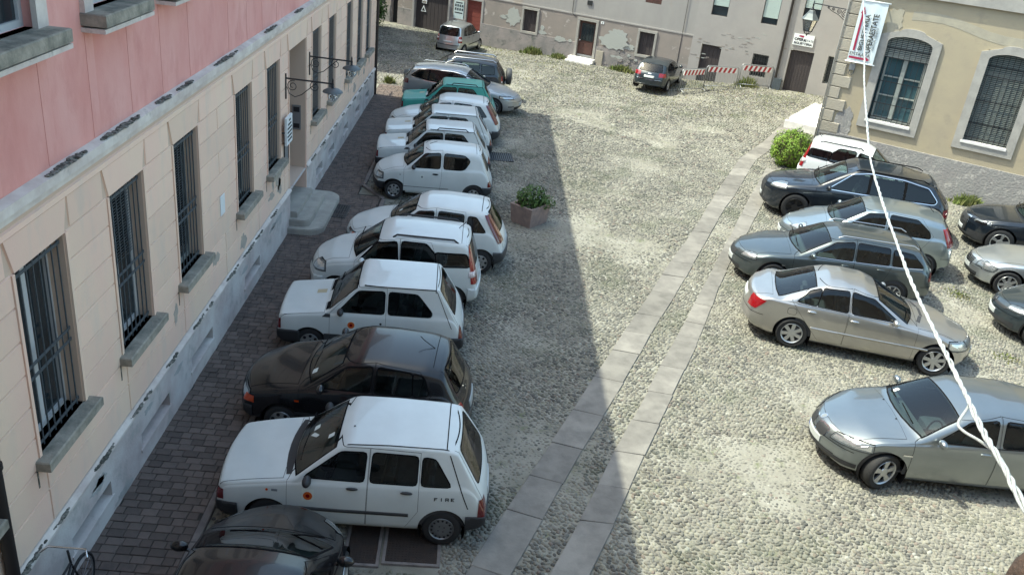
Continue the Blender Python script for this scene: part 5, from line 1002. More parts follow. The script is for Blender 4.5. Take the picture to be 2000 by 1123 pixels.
# --- tall five door city car with roof rails
L = 3.54
SPEC['tall5'] = dict(name='city_car', tgs=3.2, L=L, W=1.58, fa=.66, ra=2.96, wr=.28, rim='cap6', k=.22, r=.08, cr=.05, gap=.06, archlip=False,
  zt=[(0, .52), (.03, .68), (.12, .82), (.45, .96), (.86, 1.04), (1.42, 1.43), (1.65, 1.52), (2.1, 1.54), (3.1, 1.51), (3.28, 1.46), (3.45, .98), (3.50, .80), (3.54, .5)],
  zs=[(0, .55), (.12, .74), (.5, .86), (.9, .92), (2.0, .98), (3.35, 1.02), (3.45, .85), (3.54, .5)], zb=[(0, .32), (.06, .24), (.4, .21), (3.2, .21), (3.46, .28), (3.54, .36)],
  w=box_w(L, .82, .90), sweep=[(0, .16), (.6, .10), (.9, .12), (1.6, .05), (2.2, 0), (3.0, -.03), (3.54, -.07)],
  wins=[[(1.08, .98), (1.42, 1.33), (1.80, 1.40), (1.84, .99)], [(1.92, .99), (1.92, 1.41), (2.40, 1.40), (2.58, 1.22), (2.62, 1.0)], [(2.64, 1.01), (2.60, 1.25), (3.22, 1.25), (3.30, 1.03)]],
  doors=[[(.98, .28), (.98, .95), (1.40, 1.38), (1.87, 1.46), (1.87, .28)], [(1.885, .28), (1.885, 1.46), (2.5, 1.44), (2.68, 1.0), (2.62, .6), (2.42, .28)]],
  hood=(.14, .84, .58, .66, .14), screen=(.90, 1.42, .66, .58, .12), rearwin=('x', [(-.52, 1.0), (.52, 1.0), (.50, 1.40), (-.50, 1.40)]), tailgate=[(-.58, .60), (.58, .60), (.60, .95), (.56, 1.47), (-.56, 1.47), (-.60, .95)], mirror=(1.14, 1.02), mirmat='PAINT', handles=[(1.74, .88), (2.46, .90)], hmat='PAINT', seal=.03,
  patch=[('front_bumper', bx(-1, .34, -2, 2, .22, .55), 'PAINT', .014, False), ('lower_grille', bx(-1, .2, -.4, .4, .26, .42), 'plastic', .018, False), rbump(L, .24, .56, .24, 'PAINT', .02), ('headlight', bx(-1, .40, .44, 1, .66, .84), 'lamp_clear', .008, True), ('grille', bx(-1, .2, -.3, .3, .62, .70), 'plastic', .006, False), ('tail_light', hp([(3.24, 1.42), (3.5, 1.42), (3.6, .66), (3.36, .66)], (0, 2)) + [(0, -1, 0, -.50)], 'lamp_red', .010, True), ('tail_lamp_white', hp([(3.3, .92), (3.6, .92), (3.6, .80), (3.3, .80)], (0, 2)) + [(0, -1, 0, -.52)], 'lamp_white', .0115, True), platep(L, 0, .68, True), ('roof_joint', bx(3.1, 3.11, -.55, .55, 1.3, 2), 'seam', .003, False)],
  tubes=[('roof_rail', [(1.72, .575, 1.47), (1.80, .575, 1.53), (2.95, .565, 1.515), (3.04, .565, 1.45)], .020, 'plastic'), ('aerial', [(3.02, .12, 1.51), (3.12, .14, 1.60), (3.16, .14, 1.66)], .007, 'seam')])
# --- rounded five door hatch with tall tail lamps
L = 3.77
SPEC['punchy5'] = dict(name='hatchback', tgs=3.22, L=L, W=1.625, fa=.74, ra=3.19, wr=.275, rim='cap6', k=.30, r=.09, cr=.05, gap=.05,
  zt=[(0, .48), (.03, .62), (.12, .70), (.5, .83), (1.0, .93), (1.62, 1.33), (1.85, 1.42), (2.3, 1.45), (3.1, 1.42), (3.30, 1.38), (3.62, .92), (3.70, .80), (3.75, .60), (3.77, .5)],
  zs=[(0, .5), (.12, .62), (.6, .78), (1.0, .86), (2.2, .92), (3.4, .96), (3.64, .8), (3.77, .5)], zb=[(0, .32), (.06, .24), (.4, .2), (3.4, .2), (3.68, .28), (3.77, .36)],
  w=box_w(L, .80, .90), sweep=[(0, .18), (.6, .13), (1.0, .15), (1.7, .06), (2.2, 0), (3.1, -.04), (3.77, -.1)],
  wins=[[(1.30, .94), (1.72, 1.28), (2.06, 1.32), (2.02, .95)], [(2.14, .95), (2.17, 1.33), (2.74, 1.31), (2.74, .96)], [(2.82, .97), (2.84, 1.29), (3.02, 1.28), (3.26, .98)]],
  doors=[[(1.04, .27), (1.04, .88), (1.66, 1.32), (2.1, 1.38), (2.09, .27)], [(2.105, .27), (2.115, 1.38), (2.77, 1.36), (2.80, .96), (2.80, .6), (2.66, .27)]],
  hood=(.12, .98, .56, .66, .14), screen=(1.03, 1.62, .68, .54, .16), rearwin=('x', [(-.52, .95), (.52, .95), (.46, 1.34), (-.46, 1.34)]), tailgate=[(-.56, .60), (.56, .60), (.58, .95), (.50, 1.38), (-.50, 1.38), (-.58, .95)], mirror=(1.36, .98), handles=[(2.92 - .95, .84), (2.62, .86)],
  patch=[bump(.22, .44, .32, 'plastic'), rbump(L, .22, .54, .30, 'plastic_grey', .026), ('headlight', bx(-1, .30, .36, .66, .52, .64), 'lamp_clear', .006, True), ('indicator', bx(-1, .34, .60, 1, .50, .63), 'lamp_amber', .008, True), ('tail_light', hp([(3.20, 1.33), (3.32, 1.33), (3.72, .74), (3.56, .74)], (0, 2)) + [(0, -1, 0, -.45)], 'lamp_darkred', .010, True), platep(L, 0, .66, True), ('roof_joint', bx(3.12, 3.135, -.5, .5, 1.2, 2), 'seam', .003, False), ('windscreen_paper', hp([(1.22, -.2), (1.29, -.2), (1.29, -.12), (1.22, -.12)], (0, 1)) + [(0, 0, -1, -.8)], 'paper', .0075, False)])
# --- bubbly three door city car
L = 3.34
SPEC['bubble3'] = dict(name='city_car', tgs=2.9, L=L, W=1.51, fa=.60, ra=2.80, wr=.262, rim='cap6', k=.28, r=.09, cr=.045, gap=.055,
  zt=[(0, .50), (.03, .66), (.12, .76), (.5, .90), (.80, .96), (1.32, 1.34), (1.55, 1.42), (1.9, 1.44), (2.8, 1.42), (2.98, 1.37), (3.20, .90), (3.28, .72), (3.34, .5)],
  zs=[(0, .5), (.12, .68), (.5, .80), (.9, .87), (2.2, .92), (3.1, .93), (3.24, .74), (3.34, .5)], zb=[(0, .32), (.06, .24), (.4, .2), (3.0, .2), (3.26, .28), (3.34, .36)],
  w=box_w(L, .80, .90), sweep=[(0, .16), (.6, .12), (.9, .13), (1.5, .05), (2.2, 0), (2.8, -.03), (3.34, -.08)],
  wins=[[(1.06, .94), (1.42, 1.30), (1.84, 1.34), (1.84, .95)], [(1.94, .95), (1.94, 1.34), (2.50, 1.32), (2.66, 1.2), (2.52, .98), (2.40, .95)]], wr_=.06,
  doors=[[(.86, .27), (.86, .88), (1.36, 1.36), (1.885, 1.40), (1.885, .62), (1.84, .27)]],
  hood=(.12, .82, .55, .62, .14), screen=(.84, 1.34, .62, .54, .12), rearwin=('x', [(-.5, .92), (.5, .92), (.46, 1.32), (-.46, 1.32)]), tailgate=[(-.56, .58), (.56, .58), (.58, .9), (.50, 1.38), (-.50, 1.38), (-.58, .9)], mirror=(1.12, .98), handles=[(1.72, .80)], hmat='seam',
  patch=[bump(.22, .46, .36, 'plastic'), rbump(L, .22, .50, .30, 'plastic_grey'), ('headlight', bx(-1, .30, .42, 1, .54, .70), 'lamp_clear', .010, True), ('tail_light', bx(L - .16, L + 1, .52, 1, .52, .66), 'lamp_darkred', .010, True), platep(L, 0, .62, True), ('door_emblem', decal(circ((1.36, .70), .06)), 'paper', .006, True), ('emblem_core', decal(circ((1.36, .70), .03)), 'emblem_grey', .007, True), ('side_moulding', bx(.84, 2.1, .3, 2, .40, .415), 'plastic_grey', .006, True), ('side_repeater', decal(circ((.76, .72), .014, 8)), 'seam', .007, True), ('roof_joint', bx(2.82, 2.83, -.5, .5, 1.2, 2), 'seam', .003, False)],
  tubes=[('aerial', [(1.52, 0, 1.42), (1.62, 0, 1.46), (1.72, 0, 1.50)], .006, 'seam')])
# --- generic modern cars
def modern(key, L, W, H, fa, ra, wr, rim, belt, cowl, hdr, rhd, tail, nose=.62, hoodz=None, k=.36, wins=None, doors=None, name='hatchback', rear='x', patch=(), **kw):
    (cs, cz), (hs, hz), (rs, rz), (ts, tz) = cowl, hdr, rhd, tail
    d = dict(name=name, tgs=rs - .06, L=L, W=W, fa=fa, ra=ra, wr=wr, rim=rim, k=k, r=.10, cr=.055, gap=.05,
      zt=[(0, nose - .14), (.03, nose), (.14, nose + .10), (.55, nose + .21 if hoodz is None else hoodz), (cs, cz), (hs, hz), (hs + .3, H - .012), (hs + .75, H), ((hs + rs) / 2 + .35, H - .01), (rs, rz), (ts, tz), (L - .05, tz - .16 if rear == 'x' else tz - .06), (L - .015, tz - .32), (L, .5)],
      zs=[(0, nose - .15), (.14, nose), (.6, belt - .12), (cs, belt - .05), (L * .5, belt), (L - .35, belt + .04), (L - .12, min(belt - .1, tz - .1)), (L, .5)], zb=[(0, .32), (.06, .22), (.4, .19), (L - .5, .19), (L - .08, .30), (L, .38)],
      w=[(0, .72), (.12, .82), (.4, .93), (.8, .985), (L * .5, 1), (L * .8, .99), (L - .25, .93), (L - .08, .86), (L, .80)], sweep=[(0, .30), (.4, .22), (cs, .16), (hs, .06), (L * .55, 0), (L * .85, -.05), (L, -.16)],
      wins=wins, doors=doors or [], hood=(.16, cs - .05, W * .36, W * .42, .22), screen=(cs + .04, hs + .02, W * .42, W * .345, .15), mirror=(cs + .42, belt + .07), mirmat='PAINT', hmat='PAINT', seal=.014)
    if rear == 'x': d['rearwin'] = ('x', [(-W * .33, tz + .0), (W * .33, tz + .0), (W * .28, rz - .04), (-W * .28, rz - .04)]); d['tailgate'] = [(-W * .37, .60), (W * .37, .60), (W * .38, tz), (W * .31, rz + .03), (-W * .31, rz + .03), (-W * .38, tz)]
    else: d['rearwin'] = ('z', [(rs + .02, -W * .31), (rs + .02, W * .31), (ts - .05, W * .36), (ts - .01, W * .2), (ts, 0), (ts - .01, -W * .2), (ts - .05, -W * .36)])
    d['patch'] = [('lower_grille', bx(-1, .2, -W * .3, W * .3, .24, .36), 'plastic', .004, False), platep(L, 0, .43), platep(L, 0, min(.74, tz - .2), True), ('bumper_joint', bx(-1, .42, -2, 2, nose - .095, nose - .085), 'seam', .002, False), ('rear_bumper_joint', bx(L - .4, L + 1, -2, 2, .575, .585), 'seam', .002, False)] + list(patch)
    d.update(kw); SPEC[key] = d
hl = lambda s1, y0, z0, z1, tilt=.25: ('headlight', [(1, 0, 0, s1), (0, -1, 0, -y0), (-tilt, 0, 1, z1), (-tilt, 0, -1, -z0) if False else (tilt * .55, 0, -1, -z0)], 'lamp_clear', .006, True)
tl = lambda L, s, y0, z0, z1, m='lamp_red': ('tail_light', bx(L - s, L + 1, y0, 2, z0, z1), m, .007, True)
chl = lambda pts: ('window_chrome', None)
# near black car (nose away from camera)
modern('nearblack', 4.0, 1.70, 1.48, .82, 3.32, .30, 's5', .92, (.88, .98), (1.62, 1.38), (3.45, 1.38), (3.80, 1.0), wins=[[(1.42, .96), (1.86, 1.32), (2.2, 1.36), (2.2, .97)], [(2.28, .97), (2.28, 1.36), (2.9, 1.32), (3.05, 1.0)]], doors=[[(1.08, .28), (1.08, .90), (1.75, 1.36), (2.24, 1.40), (2.24, .28)], [(2.255, .28), (2.255, 1.40), (2.95, 1.36), (3.1, .98), (2.9, .6), (2.7, .28)]], handles=[(2.08, .86), (2.85, .88)], patch=[hl(.62, .50, .66, .70, .12), tl(4.0, .25, .55, .68, .95)], hoodz=.86)
# silver grey estate (nose right)
modern('estate_a', 4.65, 1.81, 1.50, .96, 3.60, .325, 'multi', .95, (1.25, .99), (2.05, 1.40), (4.20, 1.40), (4.50, 1.02), name='estate_car', k=.40, wins=[[(1.72, .98), (2.18, 1.34), (2.6, 1.40), (2.6, 1.0)], [(2.66, 1.0), (2.66, 1.40), (3.45, 1.38), (3.48, 1.02)], [(3.54, 1.03), (3.52, 1.37), (3.90, 1.33), (4.18, 1.12)]], doors=[[(1.30, .28), (1.30, .92), (2.05, 1.36), (2.63, 1.44), (2.63, .28)], [(2.645, .28), (2.645, 1.44), (3.5, 1.41), (3.52, .98), (3.3, .6), (3.1, .28)]], handles=[(2.45, .9), (3.3, .92)], patch=[hl(.75, .50, .62, .68, .14), ('fog_light', bx(-1, .4, .55, 2, .34, .40), 'lamp_clear', .005, True), tl(4.65, .38, .45, .80, .96, 'lamp_darkred')], tubes=[('roof_rail', [(2.25, .60, 1.43), (2.4, .60, 1.50), (3.95, .58, 1.475), (4.05, .58, 1.43)], .011, 'chrome')], glasshouse=[(1.72, .98), (2.18, 1.34), (2.6, 1.40), (3.45, 1.38), (3.90, 1.33), (4.20, 1.10), (3.5, 1.0)], hoodz=.86)
# dark off-roader with spare wheel
modern('offroader', 4.15, 1.80, 1.68, .86, 3.36, .345, 's5', 1.08, (1.12, 1.14), (1.72, 1.56), (3.75, 1.60), (4.08, 1.12), name='off_road_car', nose=.80, k=.24, wins=[[(1.42, 1.10), (1.84, 1.50), (2.25, 1.55), (2.25, 1.11)], [(2.32, 1.11), (2.32, 1.56), (3.02, 1.55), (3.05, 1.12)], [(3.14, 1.13), (3.12, 1.53), (3.62, 1.48), (3.66, 1.16)]], doors=[[(1.16, .32), (1.16, 1.05), (1.78, 1.55), (2.28, 1.60), (2.28, .32)], [(2.295, .32), (2.295, 1.60), (3.08, 1.58), (3.1, 1.1), (2.95, .7), (2.8, .32)]], handles=[(2.1, 1.0), (2.9, 1.02)], patch=[hl(.42, .46, .74, .84, .2), tl(4.15, .22, .60, .86, 1.10), ('tail_lamp_white', bx(3.95, 6, .66, 2, .82, .90), 'lamp_white', .009, True)], tubes=[('roof_rail', [(1.95, .62, 1.60), (2.08, .62, 1.71), (3.55, .60, 1.69), (3.68, .60, 1.61)], .024, 'chrome'), ('aerial', [(3.6, .3, 1.64), (3.74, .3, 1.82)], .007, 'seam')], archlip=True, mirmat='chrome')
def spare(sp, sf, put, putmb, clip):
    m = MB(); m.lathe([(.0, 4.13), (.24, 4.13), (.335, 4.17), (.35, 4.22), (.35, 4.30), (.335, 4.345), (.24, 4.37), (.0, 4.375)], 32, Matrix(((0, 0, 1, 0), (1, 0, 0, 0), (0, 1, 0, .98), (0, 0, 0, 1)))); putmb('spare_wheel_cover', m, 'plastic_grey')
SPEC['offroader']['extra'] = spare
# silver mini van seen from behind
modern('minivan', 3.93, 1.66, 1.66, .76, 3.27, .295, 'cap6', 1.0, (.90, 1.05), (1.62, 1.52), (3.62, 1.56), (3.84, 1.04), nose=.70, k=.22, wins=[[(1.22, 1.02), (1.72, 1.46), (2.08, 1.52), (2.08, 1.03)], [(2.15, 1.03), (2.15, 1.53), (2.80, 1.52), (2.82, 1.04)], [(2.90, 1.05), (2.88, 1.50), (3.18, 1.46), (3.34, 1.08)]], doors=[[(1.0, .30), (1.0, .98), (1.66, 1.50), (2.11, 1.57), (2.11, .30)], [(2.125, .30), (2.125, 1.57), (2.85, 1.55), (2.88, 1.0), (2.85, .6), (2.66, .30)]], handles=[(1.95, .93), (2.68, .95)], hmat='plastic', patch=[hl(.5, .4, .7, .78, .2), ('tail_light', bx(3.6, 6, .58, 2, .72, 1.06), 'lamp_red', .012, True), ('tail_lamp_white', bx(3.6, 6, .60, 2, .82, .92), 'lamp_white', .014, True), ('rear_strip', bx(3.5, 6, -.6, .6, .55, .58), 'plastic', .01, False), ('side_moulding', bx(1.0, 2.7, .3, 2, .52, .57), 'plastic', .012, True)], tubes=[('aerial', [(3.5, 0, 1.62), (3.56, 0, 1.82)], .006, 'seam')])
SPEC['minivan']['rearwin'] = ('x', [(-.60, 1.08), (.60, 1.08), (.52, 1.50), (-.52, 1.50)])
# dark compact seen from behind
modern('compact', 4.29, 1.765, 1.43, .88, 3.46, .315, 's5d', .93, (1.15, .97), (1.90, 1.34), (3.78, 1.32), (4.12, .98), k=.40, wins=[[(1.60, .96), (2.05, 1.28), (2.42, 1.33), (2.42, .97)], [(2.48, .97), (2.48, 1.33), (3.15, 1.30), (3.2, .99)], [(3.25, 1.0), (3.22, 1.28), (3.5, 1.2), (3.6, 1.06)]], doors=[[(1.18, .28), (1.18, .90), (1.9, 1.32), (2.45, 1.37), (2.45, .28)], [(2.465, .28), (2.465, 1.37), (3.2, 1.34), (3.3, .98), (3.1, .6), (2.9, .28)]], handles=[(2.28, .88), (3.05, .9)], patch=[hl(.6, .46, .6, .66, .15), tl(4.29, .34, .46, .76, .94), ('chrome_strip', bx(3.9, 6, -.62, .62, .60, .615), 'chrome', .005, False), ('rear_emblem', hp([(-.08, .86), (.08, .86), (.08, .90), (-.08, .90)], (1, 2)) + [(-1, 0, 0, -3.5)], 'chrome', .008, False)], tubes=[('window_chrome', [(3.5, .70, 1.2), (2.9, .66, 1.34), (2.3, .665, 1.34), (1.9, .70, 1.28)], .008, 'chrome')])
# big dark SUV
modern('bigsuv', 5.05, 1.98, 1.72, .98, 3.98, .375, 's5d', 1.06, (1.32, 1.14), (2.10, 1.56), (4.45, 1.58), (4.88, 1.14), name='suv', nose=.80, k=.36, wins=[[(1.78, 1.08), (2.30, 1.52), (2.72, 1.60), (2.72, 1.10)], [(2.80, 1.10), (2.80, 1.60), (3.62, 1.58), (3.66, 1.12)], [(3.72, 1.12), (3.70, 1.57), (4.25, 1.48), (4.50, 1.20), (4.46, 1.16)]], doors=[[(1.42, .32), (1.42, 1.04), (2.16, 1.54), (2.76, 1.64), (2.76, .32)], [(2.775, .32), (2.775, 1.64), (3.66, 1.61), (3.68, 1.1), (3.6, .7), (3.4, .32)]], handles=[(2.5, 1.0), (3.42, 1.02)], patch=[hl(.66, .56, .76, .86, .18), ('grille', bx(-1, .3, -.36, .36, .36, .80), 'plastic', .006, False), tl(5.05, .30, .55, .78, 1.0), ('rear_spoiler', bx(4.40, 4.62, -.62, .62, 1.45, 2), 'PAINT', .02, False)], glasshouse=[(1.78, 1.08), (2.30, 1.52), (2.72, 1.60), (3.62, 1.58), (4.25, 1.48), (4.52, 1.20), (4.46, 1.14)], tubes=[('roof_rail', [(2.35, .69, 1.62), (2.5, .69, 1.675), (4.1, .67, 1.66), (4.25, .67, 1.60)], .016, 'seam')])
# ice blue hatch
modern('icehatch', 4.22, 1.756, 1.53, .84, 3.44, .31, 's7', .98, (1.08, 1.02), (1.84, 1.44), (3.78, 1.44), (4.08, 1.06), k=.32, wins=[[(1.48, 1.0), (1.96, 1.38), (2.36, 1.43), (2.36, 1.01)], [(2.46, 1.01), (2.46, 1.43), (3.10, 1.41), (3.42, 1.18), (3.46, 1.04)]], doors=[[(1.14, .30), (1.14, .95), (1.86, 1.42), (2.40, 1.47), (2.40, .30)], [(2.415, .30), (2.415, 1.47), (3.2, 1.44), (3.52, 1.1), (3.2, .6), (3.0, .30)]], handles=[(2.2, .93), (3.05, .95)], patch=[hl(.60, .46, .64, .74, .16), ('tail_light', hp([(3.70, 1.30), (3.95, 1.30), (4.20, .86), (3.92, .86)], (0, 2)) + [(0, -1, 0, -.52)], 'lamp_red', .012, True), ('side_moulding', bx(1.1, 3.0, .3, 2, .54, .56), 'paint_iceblue', .01, True)], tubes=[('aerial', [(3.55, -.05, 1.50), (3.40, -.05, 1.62)], .006, 'seam')])
# blue grey estate (nose left)
modern('estate_b', 4.55, 1.77, 1.43, .92, 3.57, .315, 's9', .92, (1.26, .96), (2.02, 1.33), (4.08, 1.34), (4.44, .97), name='estate_car', k=.40, wins=[[(1.66, .95), (2.16, 1.28), (2.56, 1.34), (2.56, .96)], [(2.64, .96), (2.64, 1.34), (3.34, 1.32), (3.36, .98)], [(3.44, .98), (3.42, 1.31), (3.86, 1.26), (4.12, 1.02)]], doors=[[(1.30, .28), (1.30, .89), (2.02, 1.30), (2.60, 1.38), (2.60, .28)], [(2.615, .28), (2.615, 1.38), (3.38, 1.35), (3.42, .96), (3.3, .6), (3.05, .28)]], handles=[(2.42, .85), (3.2, .87)], patch=[hl(.50, .46, .58, .66, .16), ('grille', bx(-1, .25, -.30, .30, .52, .64), 'plastic', .006, False), tl(4.55, .24, .60, .70, .90), ('side_badge', decal([(1.06, .62), (1.16, .62), (1.16, .65), (1.06, .65)]), 'chrome', .007, True)], tubes=[('roof_rail', [(2.20, .58, 1.38), (2.32, .58, 1.435), (3.85, .56, 1.425), (3.98, .56, 1.36)], .013, 'chrome'), ('window_chrome', [(1.66, .835, .935), (2.6, .845, .945), (3.6, .83, .965), (4.10, .79, .99)], .010, 'chrome')])
# champagne saloon (nose right)
modern('saloon', 4.53, 1.73, 1.43, .80, 3.515, .315, 's7', .92, (1.28, .96), (2.02, 1.31), (3.22, 1.33), (3.95, 1.00), name='saloon_car', rear='z', k=.42, wins=[[(1.62, .95), (2.14, 1.27), (2.56, 1.335), (2.50, .96)], [(2.58, .96), (2.62, 1.335), (3.10, 1.30), (3.16, .97)], [(3.18, .975), (3.13, 1.285), (3.34, 1.20), (3.56, 1.0)]], doors=[[(1.24, .28), (1.24, .89), (1.96, 1.27), (2.54, 1.375), (2.54, .28)], [(2.555, .28), (2.57, 1.375), (3.2, 1.33), (3.66, 1.0), (3.3, .6), (3.02, .28)]], handles=[(2.42, .83), (3.24, .86)], patch=[('headlight', [(1, 0, 0, .62), (0, -1, 0, -.46), (-.16, 0, 1, .64), (.1, 0, -1, -.50)], 'lamp_clear', .006, True), ('tail_light', hp([(4.12, .88), (4.7, .88), (4.7, .62), (4.30, .66)], (0, 2)) + [(0, -1, 0, -.48)], 'lamp_red', .008, True), ('side_moulding', bx(.98, 3.2, .3, 2, .50, .54), 'paint_champagne', .012, True), ('bonnet_vent', hp([(1.10, -.22), (1.17, -.22), (1.25, -.50), (1.18, -.52)], (0, 1)) + [(0, 0, -1, -.7)], 'vent_black', .006, False), ('bonnet_vent', hp([(1.10, .22), (1.17, .22), (1.25, .50), (1.18, .52)], (0, 1)) + [(0, 0, -1, -.7)], 'vent_black', .006, False), ('bonnet_vent', hp([(1.08, -.2), (1.14, -.2), (1.14, .2), (1.08, .2)], (0, 1)) + [(0, 0, -1, -.7)], 'vent_black', .006, False), ('fuel_flap_gap', decal(rnd([(3.52, .72), (3.70, .72), (3.70, .86), (3.52, .86)], .05)), 'seam', .0015, True), ('fuel_flap', decal(rnd([(3.526, .726), (3.694, .726), (3.694, .854), (3.526, .854)], .05)), 'PAINT', .003, True), ('boot_gap', hp([(4.02, -.60), (4.46, -.52), (4.46, .52), (4.02, .60)], (0, 1), .005) + [(0, 0, -1, -.8)], 'seam', .0015, False), ('boot_lid', hp([(4.02, -.60), (4.46, -.52), (4.46, .52), (4.02, .60)], (0, 1)) + [(0, 0, -1, -.8)], 'PAINT', .004, False), ('windscreen_sticker', hp([(1.42, -.52), (1.50, -.53), (1.52, -.45), (1.44, -.44)], (0, 1)) + [(0, 0, -1, -.8)], 'paper', .0075, False)], tubes=[('window_chrome', [(1.60, .825, .935), (2.5, .835, .945), (3.55, .825, .975)], .009, 'chrome')])
SPEC['saloon'].update(zt=[(0, .46), (.03, .60), (.16, .72), (.55, .84), (1.28, .96), (2.02, 1.32), (2.3, 1.41), (2.7, 1.43), (3.0, 1.40), (3.25, 1.31), (3.92, 1.00), (4.2, .96), (4.42, .94), (4.50, .80), (4.53, .55)], hmat='chrome')
# grey compact with twin oval grille (nose left)
modern('kidney', 4.23, 1.75, 1.42, .88, 3.54, .315, 's5', .92, (1.16, .97), (1.86, 1.31), (3.60, 1.32), (4.08, .98), k=.40, wins=[[(1.58, .95), (2.04, 1.26), (2.46, 1.32), (2.44, .96)], [(2.56, .96), (2.58, 1.32), (3.14, 1.30), (3.30, .99)]], doors=[[(1.24, .28), (1.24, .89), (1.90, 1.26), (2.50, 1.365), (2.50, .28)], [(2.515, .28), (2.52, 1.365), (3.2, 1.33), (3.44, .98), (3.2, .6), (3.0, .28)]], handles=[(2.32, .84), (3.08, .86)], patch=[hl(.66, .40, .56, .655, .14), ('grille', hp(rnd([(.04, .52), (.30, .50), (.31, .66), (.07, .66)], .06), (1, 2)) + [(1, 0, 0, .4)], 'plastic', .004, True), ('grille_frame', hp(rnd([(.04, .52), (.30, .50), (.31, .66), (.07, .66)], .06), (1, 2), .018) + [(1, 0, 0, .4)], 'chrome', .002, True), ('emblem', hp(circ((.13, .0), .04), (0, 1)) + [(0, 0, -1, -.55)], 'emblem_grey', .007, False), ('emblem_ring', hp(circ((.13, .0), .05), (0, 1)) + [(0, 0, -1, -.55)], 'chrome', .0055, False), tl(4.23, .25, .5, .7, .9), ('side_badge', decal([(1.10, .66), (1.24, .66), (1.24, .685), (1.10, .685)]), 'chrome', .008, True), ('plate_band', bx(-1, .4, .19, .26, .375, .485), 'plate_blue', .016, False), ('fog_recess', bx(-1, .5, .46, .80, .26, .34), 'plastic', .005, True), ('washer_jet', hp(circ((1.12, -.28), .016, 8), (0, 1)) + [(0, 0, -1, -.7)], 'seam', .008, False), ('washer_jet', hp(circ((1.12, .28), .016, 8), (0, 1)) + [(0, 0, -1, -.7)], 'seam', .008, False), ('windscreen_sticker', hp([(1.34, .44), (1.43, .46), (1.42, .54), (1.33, .52)], (0, 1)) + [(0, 0, -1, -.8)], 'paper', .0075, False)], tubes=[('window_chrome', [(1.72, .825, .94), (2.6, .845, .95), (3.32, .83, .975)], .008, 'seam')], hoodz=.84)
# three cars at the right edge, noses in view
modern('edge_suv', 4.6, 1.88, 1.62, .92, 3.7, .36, 's5d', 1.0, (1.28, 1.06), (2.02, 1.46), (4.05, 1.46), (4.4, 1.06), name='suv', nose=.76, wins=[[(1.7, 1.03), (2.2, 1.42), (2.6, 1.48), (2.6, 1.04)], [(2.7, 1.04), (2.7, 1.48), (3.5, 1.46), (3.6, 1.06)]], doors=[[(1.36, .3), (1.36, .98), (2.1, 1.45), (2.64, 1.52), (2.64, .3)], [(2.655, .3), (2.655, 1.52), (3.5, 1.5), (3.7, 1.06), (3.4, .6), (3.15, .3)]], patch=[hl(.60, .54, .72, .78, .1), ('headlight_strip', [(1, 0, 0, .5), (0, -1, 0, -.58), (-.1, 0, 1, .745), (.05, 0, -1, -.70)], 'seam', .009, True), ('grille', bx(-1, .3, -.36, .36, .38, .78), 'plastic', .006, False), ('grille_frame', bx(-1, .3, -.40, .40, .36, .80), 'chrome', .002, False), ('air_intake', bx(-1, .5, .46, .86, .28, .48), 'plastic', .005, True), tl(4.6, .3, .5, .8, 1.0)])
modern('edge_coupe', 4.6, 1.74, 1.41, .86, 3.57, .315, 's7', .90, (1.34, .94), (2.1, 1.30), (3.2, 1.31), (3.95, .99), name='coupe', rear='z', k=.44, wins=[[(1.7, .93), (2.2, 1.26), (2.7, 1.31), (2.7, .94)], [(2.74, .94), (2.74, 1.31), (3.2, 1.25), (3.5, .97)]], doors=[[(1.34, .28), (1.34, .87), (2.08, 1.28), (2.9, 1.35), (2.9, .28)]], patch=[('headlight', hp(circ((.36, .595), .085), (0, 2)) + [(0, -1, 0, -.5)], 'lamp_clear', .010, True), ('headlight', hp(circ((.475, .285), .0), (1, 2)) if False else bx(-1, .32, .42, .62, .53, .66), 'lamp_clear', .008, True), ('headlight', hp([(.26, .50), (.5, .52), (.56, .64), (.34, .68)], (0, 2)) + [(0, -1, 0, -.52)], 'lamp_clear', .009, True), ('grille', bx(-1, .3, -.30, .30, .46, .64), 'plastic', .004, False), ('grille_bar', bx(-1, .3, -.30, .30, .50, .515), 'chrome', .009, False), ('grille_bar', bx(-1, .3, -.30, .30, .55, .565), 'chrome', .009, False), ('grille_bar', bx(-1, .3, -.30, .30, .60, .615), 'chrome', .009, False), tl(4.6, .3, .5, .68, .86)], nose=.60)
modern('edge_hatch', 4.2, 1.78, 1.48, .86, 3.44, .315, 's5', .94, (1.12, .98), (1.85, 1.38), (3.7, 1.38), (4.05, 1.0), wins=[[(1.5, .97), (2.0, 1.33), (2.4, 1.38), (2.4, .98)], [(2.5, .98), (2.5, 1.38), (3.1, 1.35), (3.3, 1.0)]], doors=[[(1.16, .28), (1.16, .91), (1.9, 1.37), (2.44, 1.42), (2.44, .28)], [(2.455, .28), (2.455, 1.42), (3.2, 1.38), (3.4, 1.0), (3.1, .6), (2.9, .28)]], patch=[hl(.52, .46, .60, .67, .14), ('grille', bx(-1, .3, -.46, .46, .58, .64), 'plastic', .005, False), ('front_emblem', hp(circ((0, .62), .065), (1, 2)) + [(1, 0, 0, .4)], 'chrome', .010, False), ('emblem_core', hp(circ((0, .62), .048), (1, 2)) + [(1, 0, 0, .4)], 'plastic', .011, False), ('air_intake', bx(-1, .5, -.7, .7, .26, .38), 'plastic', .006, False), tl(4.2, .25, .5, .8, .98)])
